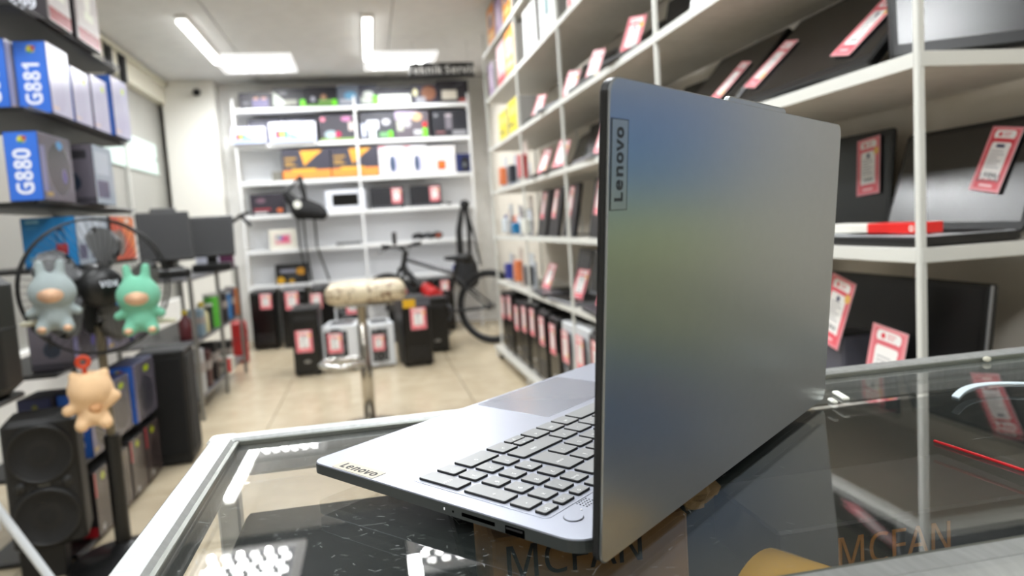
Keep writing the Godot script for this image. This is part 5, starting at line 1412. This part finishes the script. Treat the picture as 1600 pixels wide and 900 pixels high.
func fan():
	var t = thing("pedestal_fan", "black pedestal fan with grey blades, plush toys hung on it", "fan", Vector3(-0.845, 0, -2.45), 0.58)
	var bk = mat("fan_black", Color(0.02, 0.02, 0.022), 0.4)
	var bl = mat("fan_blade", Color(0.36, 0.365, 0.37), 0.4)
	part(t, "base", lathe([Vector2(0, 0), Vector2(0.165, 0), Vector2(0.17, 0.008), Vector2(0.15, 0.022), Vector2(0.05, 0.035), Vector2(0.03, 0.06), Vector2(0, 0.06)], 36), bk)
	part(t, "lower_pole", tube([Vector3(0, 0.03, -0.02), Vector3(0, 0.41, -0.02)], 0.024, 16), bk)
	part(t, "upper_pole", tube([Vector3(0, 0.41, -0.02), Vector3(0, 0.76, -0.02)], 0.013, 16), mat("pole_brass", Color(0.46, 0.43, 0.36), 0.35, 0.5))
	part(t, "neck", cbox(0.07, 0.13, 0.06, 0.015), bk, Vector3(0, 0.80, -0.05))
	part(t, "motor", lathe([Vector2(0, 0), Vector2(0.05, 0.01), Vector2(0.07, 0.04), Vector2(0.07, 0.10), Vector2(0.05, 0.13), Vector2(0, 0.13)], 24), bk, Vector3(0, 0.885, -0.14), Vector3(PI / 2, 0, 0))
	var hub = part(t, "hub", lathe([Vector2(0.062, -0.01), Vector2(0.064, 0.0), Vector2(0.058, 0.012), Vector2(0, 0.016)], 30), bk, Vector3(0, 0.885, 0.055), Vector3(PI / 2, 0, 0))
	var lt = part(hub, "lettering", text("VOX", 0.026, 0.0006, true), mat("title_white", Color(0.85, 0.86, 0.9), 0.5))
	lt.transform = Transform3D(Basis(Vector3(1, 0, 0), Vector3(0, 0, -1), Vector3(0, 1, 0)), Vector3(0.018, 0.0165, -0.008))
	for k in 5:
		var a0 = 1.15 + TAU * k / 5
		var rings = []
		for i in 7:
			var r = 0.04 + 0.143 * i / 6.0
			var half = [0.22, 0.30, 0.36, 0.40, 0.41, 0.36, 0.18][i]
			var ring = []
			for q in [[-1, 0.0], [-0.5, 0.001], [0, 0.0015], [0.5, 0.001], [1, 0.0], [0.5, -0.001], [0, -0.0015], [-0.5, -0.001]]:
				var a = a0 + q[0] * half + 0.25 * i / 6.0
				ring.append(Vector3(cos(a) * r, 0.885 + sin(a) * r, 0.015 + q[0] * 0.016 + q[1]))
			rings.append(ring)
		part(t, "blade", loft(rings, true), bl)
	for z in [0.07, -0.02]:
		var pts = []
		for i in 48:
			var a = TAU * i / 48
			pts.append(Vector3(cos(a) * 0.208, 0.885 + sin(a) * 0.208, z * 0.4))
		part(t, "guard_ring", tube(pts, 0.0035, 6, true), bk)
	var st = newst()
	for i in 60:
		var a = TAU * i / 60
		var d = Vector3(cos(a), sin(a), 0)
		var n = Vector3(-sin(a), cos(a), 0) * 0.0006
		var c = Vector3(0, 0.885, 0)
		var p = [c + d * 0.05 + Vector3(0, 0, 0.075), c + d * 0.15 + Vector3(0, 0, 0.065), c + d * 0.207 + Vector3(0, 0, 0.028)]
		for k in 2:
			quad(st, p[k] - n, p[k] + n, p[k + 1] + n, p[k + 1] - n, Vector3.BACK)
			quad(st, p[k] - n - d * 0.0 - Vector3(0, 0, 0.001), p[k] + n - Vector3(0, 0, 0.001), p[k + 1] + n - Vector3(0, 0, 0.001), p[k + 1] - n - Vector3(0, 0, 0.001), Vector3.FORWARD)
	var gw = part(t, "guard_wires", done(st), bk)
	gw.set_meta("kind", "stuff")

func plush(kind, label, at, fur, face, turn):
	var t = thing("plush_toy", label, "plush toy", at, turn, "plush toys on the fan")
	t.scale = Vector3.ONE * 0.87
	var m = mat("fur_" + kind, fur, 0.95)
	m.rim_enabled = true
	m.rim = 0.4
	var b = []
	b.append([Vector3(0, 0.125, 0), Vector3(0, 0.135, 0), 0.058, 0.056])
	b.append([Vector3(-0.015, 0.125, 0), Vector3(0.015, 0.125, 0), 0.056, 0.056])
	b.append([Vector3(0, 0.04, 0), Vector3(0, 0.08, 0), 0.042, 0.034])
	for s in [-1, 1]:
		if kind == "peach":
			b.append([Vector3(0.042 * s, 0.165, 0), Vector3(0.046 * s, 0.178, 0), 0.018, 0.016])
			b.append([Vector3(0.045 * s, 0.075, 0.01), Vector3(0.072 * s, 0.08 + 0.016 * s, 0.015), 0.02, 0.019])
		else:
			b.append([Vector3(0.026 * s, 0.175, 0), Vector3(0.030 * s, 0.222, -0.003), 0.017, 0.0135])
			b.append([Vector3(0.035 * s, 0.075, 0.0), Vector3(0.068 * s, 0.058, 0.008), 0.018, 0.015])
		b.append([Vector3(0.026 * s, 0.03, 0.0), Vector3(0.036 * s, 0.008, 0.022), 0.023, 0.022])
	var body = part(t, "body", nets(b, 0.0075, 0.012), m)
	if kind != "peach":
		part(body, "face_patch", ellipsoid(Vector3(0.043, 0.030, 0.020), 20), mat("plush_face", face, 0.85), Vector3(0, 0.120, 0.043))
		for s in [-1, 1]:
			part(body, "sole", ellipsoid(Vector3(0.014, 0.011, 0.006), 12), mat("plush_face", face, 0.8), Vector3(0.037 * s, 0.006, 0.041))
		part(body, "tail", nets([[Vector3(0.0, 0.03, -0.03), Vector3(0.10 if kind == "mint" else -0.10, 0.025, -0.03), 0.012, 0.009]], 0.006, 0.005), mat("plush_tail", Color(0.75, 0.74, 0.66), 0.9))
		part(t, "key_ring", tube(circle(Vector3(0.0 if kind == "grey" else -0.02, 0.222, 0.0), 0.013, 16), 0.0022, 6, true), mat("hook_steel", Color(0.5, 0.5, 0.5), 0.3, 0.8))
	else:
		part(body, "belly", ellipsoid(Vector3(0.022, 0.018, 0.01), 14), mat("plush_peach", face, 0.85), Vector3(0.01, 0.065, 0.036))
		part(t, "loop", tube(circle(Vector3(-0.012, 0.225, 0.02), 0.017, 20), 0.008, 8, true), mat("loop_orange", Color(0.72, 0.22, 0.07), 0.5))
		part(t, "loop_tab", cbox(0.014, 0.045, 0.006, 0.002), mat("loop_orange", Color(0.72, 0.22, 0.07), 0.5), Vector3(-0.01, 0.19, 0.02))

func circle(c, r, n):
	var p = []
	for i in n:
		var a = TAU * i / n
		p.append(c + Vector3(cos(a), sin(a), 0) * r)
	return p

# ------------------------------------------------------------------ left side, farther away
func left_far():
	var t = thing("chrome_rack", "chrome wire shelving with small goods farther down the left side", "shelving", Vector3(-1.2, 0, -5.0))
	var ch = mat("rack_chrome", Color(0.55, 0.55, 0.54), 0.3, 0.8)
	for x in [-0.2, 0.2]:
		for z in [-0.72, 0.0, 0.72]:
			part(t, "post", tube([Vector3(x, 0.0, z), Vector3(x, 0.812, z)], 0.013, 10), ch)
	for y in [0.12, 0.44, 0.80]:
		part(t, "shelf_board", cbox(0.40, 0.02, 1.46, 0.004), mat("shelf_steel", Color(0.42, 0.42, 0.43), 0.4, 0.5), Vector3(0, y, 0))
	# terminals with tilted panels on top
	for q in [[Vector3(-1.02, 0.811, -5.0), 0.30, 0.27, 0.1, "black tilted till screen with side arm on the chrome rack"], [Vector3(-1.14, 0.811, -4.42), 0.28, 0.29, 0.35, "charcoal tilted till screen nearest the camera on chrome rack"], [Vector3(-1.27, 0.811, -5.0), 0.16, 0.34, 0.6, "violet-black till screen behind, left of the armed one"]]:
		var s = thing("till_screen", q[4], "till screen", q[0], q[3], "till screens on the chrome rack")
		var dk = mat("till_black", Color(0.045, 0.045, 0.055), 0.4) if q[1] > 0.29 else mat("till_grey", Color(0.075, 0.073, 0.078), 0.5)
		part(s, "base", rprism(q[1] * 0.8, 0.16, 0.05, 0.02, 0.008), mat("bezel_black", Color(0.015, 0.015, 0.017), 0.35), Vector3(0, 0, -0.02))
		part(s, "neck", cbox(0.06, 0.1, 0.04, 0.006), mat("bezel_black", Color(0.015, 0.015, 0.017), 0.35), Vector3(0, 0.085, -0.03))
		var p = part(s, "panel", cbox(q[1], q[2], 0.03, 0.006), dk, Vector3(0, 0.09 + q[2] / 2, 0.0), Vector3(-0.3, 0, 0))
		part(p, "screen", cbox(q[1] - 0.03, q[2] - 0.04, 0.002, 0.0005), mat("till_glass", Color(0.04, 0.04, 0.048), 0.6), Vector3(0, 0, 0.0152))
		if q[1] > 0.29:
			part(s, "side_arm", tube([Vector3(0.13, 0.30, -0.03), Vector3(0.20, 0.35, -0.03), Vector3(0.26, 0.37, -0.03)], 0.012, 8), dk)
			part(s, "side_arm", tube([Vector3(0.20, 0.35, -0.03), Vector3(0.26, 0.28, -0.03)], 0.012, 8), dk)
	single("white_cabinet", cbox(0.12, 0.24, 0.3, 0.004), mat("cabinet_lilac", Color(0.70, 0.71, 0.76), 0.5), "pale lilac carton beside the till screen, before back shelves", "carton", Vector3(-1.15, 0.931, -5.55))
	single("purple_pack", cbox(0.09, 0.17, 0.05, 0.004), mat("pack_purple", Color(0.30, 0.10, 0.24), 0.5), "dark purple pack on the chrome rack's far end", "pack", Vector3(-1.02, 0.896, -5.5))
	# goods on the shelves: tins, bottles and packs
	var goods = [
		["bottle", 0.44, -4.38, -1.07, Color(0.30, 0.06, 0.09), 0.17, "dark red bottle at middle shelf's near end"], ["pack", 0.44, -4.52, -1.05, Color(0.42, 0.50, 0.55), 0.16, "grey-blue pack next to the dark red bottle"], ["bottle", 0.44, -4.66, -1.04, Color(0.70, 0.68, 0.52), 0.19, "cream bottle on the chrome rack's middle shelf"], ["tin", 0.44, -4.80, -1.05, Color(0.12, 0.16, 0.12), 0.15, "dark green tin on the middle shelf"], ["tin", 0.44, -4.94, -1.04, Color(0.30, 0.62, 0.20), 0.20, "bright green tin on the middle shelf"], ["bottle", 0.44, -5.08, -1.05, Color(0.72, 0.74, 0.72), 0.18, "white bottle beside the bright green tin"], ["pack", 0.44, -5.22, -1.05, Color(0.08, 0.08, 0.09), 0.2, "black pack on the middle shelf"], ["tin", 0.44, -5.36, -1.04, Color(0.20, 0.45, 0.68), 0.18, "sky blue tin on the middle shelf"], ["pack", 0.44, -5.50, -1.05, Color(0.10, 0.12, 0.25), 0.2, "navy pack on the middle shelf's far end"], ["tin", 0.44, -5.64, -1.04, Color(0.66, 0.36, 0.12), 0.2, "orange tin ending the middle shelf"],
		["pack", 0.12, -4.40, -1.05, Color(0.62, 0.63, 0.64), 0.26, "tall pale pack low on the chrome rack"], ["pack", 0.12, -4.62, -1.06, Color(0.22, 0.05, 0.07), 0.22, "maroon pack low on the chrome rack"], ["pack", 0.12, -4.84, -1.06, Color(0.06, 0.06, 0.07), 0.24, "black pack low on the chrome rack"], ["pack", 0.12, -5.30, -1.06, Color(0.05, 0.05, 0.06), 0.18, "low black pack beside the white and red carton"]]
	for g in goods:
		var s = thing("shop_" + g[0], g[6], g[0], Vector3(g[3], g[1] + 0.011, g[2]), 0.0, "small goods on the chrome rack")
		var m = mat("goods_" + str(g[4]), g[4], 0.4)
		if g[0] == "pack":
			part(s, "body", cbox(0.1, g[5], 0.1, 0.006), m, Vector3(0, g[5] / 2, 0))
			part(s, "label_band", cbox(0.102, g[5] * 0.25, 0.102, 0.002), mat("band_pale", Color(0.55, 0.52, 0.5), 0.5), Vector3(0, g[5] * 0.6, 0))
		elif g[0] == "bottle":
			part(s, "body", lathe([Vector2(0, 0), Vector2(0.035, 0), Vector2(0.038, 0.01), Vector2(0.038, g[5] * 0.62), Vector2(0.014, g[5] * 0.8), Vector2(0.014, g[5] * 0.88), Vector2(0, g[5] * 0.88)], 18), m)
			part(s, "cap", cyl(0.017, g[5] * 0.13, 14), mat("cap_yellow", Color(0.7, 0.62, 0.15), 0.4), Vector3(0, g[5] * 0.87, 0))
		else:
			part(s, "body", cyl(0.045, g[5], 20, 0.004), m)
			part(s, "lid", cyl(0.047, 0.015, 20), mat("tin_lid", Color(0.7, 0.71, 0.7), 0.3, 0.5), Vector3(0, g[5], 0))
	carton_at([-1.03, 0.13, 0.10, printed("wr_box", 64, 48, Color(0.80, 0.78, 0.72), [["r", 0.8, 0.0, 0.2, 1.0, Color(0.75, 0.1, 0.12)], ["r", 0.3, 0.35, 0.35, 0.2, Color(0.15, 0.15, 0.15)], ["r", 0.0, 0.0, 1.0, 0.1, Color(0.7, 0.15, 0.15)]]), "small white and red carton low on the chrome rack", Color(0.75, 0.74, 0.7)], 0.1305, -5.02, 0.12, "small goods on the chrome rack")
	var rc = thing("red_case", "red plastic case standing on floor at chrome rack's end", "case", Vector3(-1.12, 0, -6.25), 0.2)
	part(rc, "shell", cbox(0.12, 0.34, 0.2, 0.015), mat("case_red", Color(0.62, 0.06, 0.07), 0.4), Vector3(0, 0.17, 0))
	part(rc, "rib", cbox(0.124, 0.012, 0.204, 0.004), mat("case_red_dark", Color(0.45, 0.04, 0.05), 0.4), Vector3(0, 0.2, 0))
	part(rc, "handle", tube([Vector3(-0.03, 0.335, 0), Vector3(-0.028, 0.37, 0), Vector3(0.028, 0.37, 0), Vector3(0.03, 0.335, 0)], 0.007, 8), mat("case_red_dark", Color(0.45, 0.04, 0.05), 0.4))
	# long pale carton leaning low beside the tower speaker
	single("pale_carton", cbox(0.10, 0.46, 0.16, 0.004), mat("pale_card", Color(0.66, 0.65, 0.64), 0.6), "tall pale grey carton on the floor before the chrome rack", "carton", Vector3(-1.13, 0.231, -4.05), Vector3(0, 0.1, 0))
	single("dark_bag", nets([[Vector3(0, 0.05, 0), Vector3(0, 0.22, 0), 0.05, 0.06], [Vector3(0.0, 0.06, 0.06), Vector3(0, 0.2, 0.06), 0.05, 0.05]], 0.016, 0.04), mat("bag_dark", Color(0.05, 0.05, 0.07), 0.7), "slumped dark bag on floor beside the red case", "bag", Vector3(-1.16, 0.002, -6.55))

# ------------------------------------------------------------------ sign, camera, panel
func wall_fittings():
	var s = thing("hanging_sign", "black hanging sign with white lettering below the ceiling", "sign", Vector3(0.675, 2.215, -6.0))
	part(s, "board", cbox(0.53, 0.115, 0.02, 0.002), mat("sign_black", Color(0.03, 0.03, 0.035), 0.4), Vector3(0, 0.0575, 0))
	part(s, "lettering", text("Teknik Servis", 0.088, 0.002, true), mat("sign_white", Color(0.88, 0.88, 0.88), 0.5), Vector3(0, 0.0575, 0.0112))
	for x in [-0.22, 0.22]:
		part(s, "wire", tube([Vector3(x, 0.11, 0), Vector3(x, CEIL - 2.215, 0)], 0.0015, 5), mat("hook_steel", Color(0.5, 0.5, 0.5), 0.3, 0.8))
	var c = thing("security_camera", "small black security camera on white pillar near the ceiling", "camera", Vector3(-1.47, 2.36, -7.28))
	part(c, "mount", cyl(0.035, 0.02, 16), mat("fan_black", Color(0.02, 0.02, 0.022), 0.4), Vector3(0, 0.03, 0.0), Vector3(PI / 2, 0, 0))
	part(c, "body", tube([Vector3(0, 0.03, 0.02), Vector3(0.02, 0.005, 0.12)], 0.032, 14), mat("fan_black", Color(0.02, 0.02, 0.022), 0.4))
	part(c, "lens", cyl(0.02, 0.006, 14), mat("screen_off", Color(0.01, 0.01, 0.012), 0.12), Vector3(0.02, 0.005, 0.118), Vector3(PI / 2 + 0.2, 0, 0))
	var p = thing("notice_panel", "pale mint blank panel fixed to the left glazing", "panel", Vector3(-1.82, 1.62, -6.15))
	part(p, "sheet", cbox(0.012, 0.27, 1.75, 0.003), mat("panel_mint", Color(0.82, 0.90, 0.87), 0.4), Vector3(0.008, 0.135, 0))
	for z in [-0.84, 0.84]:
		part(p, "clip", cbox(0.018, 0.03, 0.02, 0.003), mat("hook_steel", Color(0.5, 0.5, 0.5), 0.3, 0.8), Vector3(0.01, 0.135, z))
	for k in 2:
		var b = thing("wall_bracket", "black slotted bracket on the left beam, %s" % ["nearer one", "farther one"][k], "bracket", Vector3(-1.745, 2.22, [-5.75, -6.05][k]), PI / 2, "black brackets on the left beam")
		part(b, "plate", cbox(0.1, 0.24, 0.012, 0.004), mat("fan_black", Color(0.02, 0.02, 0.022), 0.4), Vector3(0, 0.12, 0.004))
		part(b, "rib", cbox(0.03, 0.2, 0.03, 0.006), mat("bracket_grey", Color(0.2, 0.2, 0.21), 0.4), Vector3(0, 0.12, 0.024))
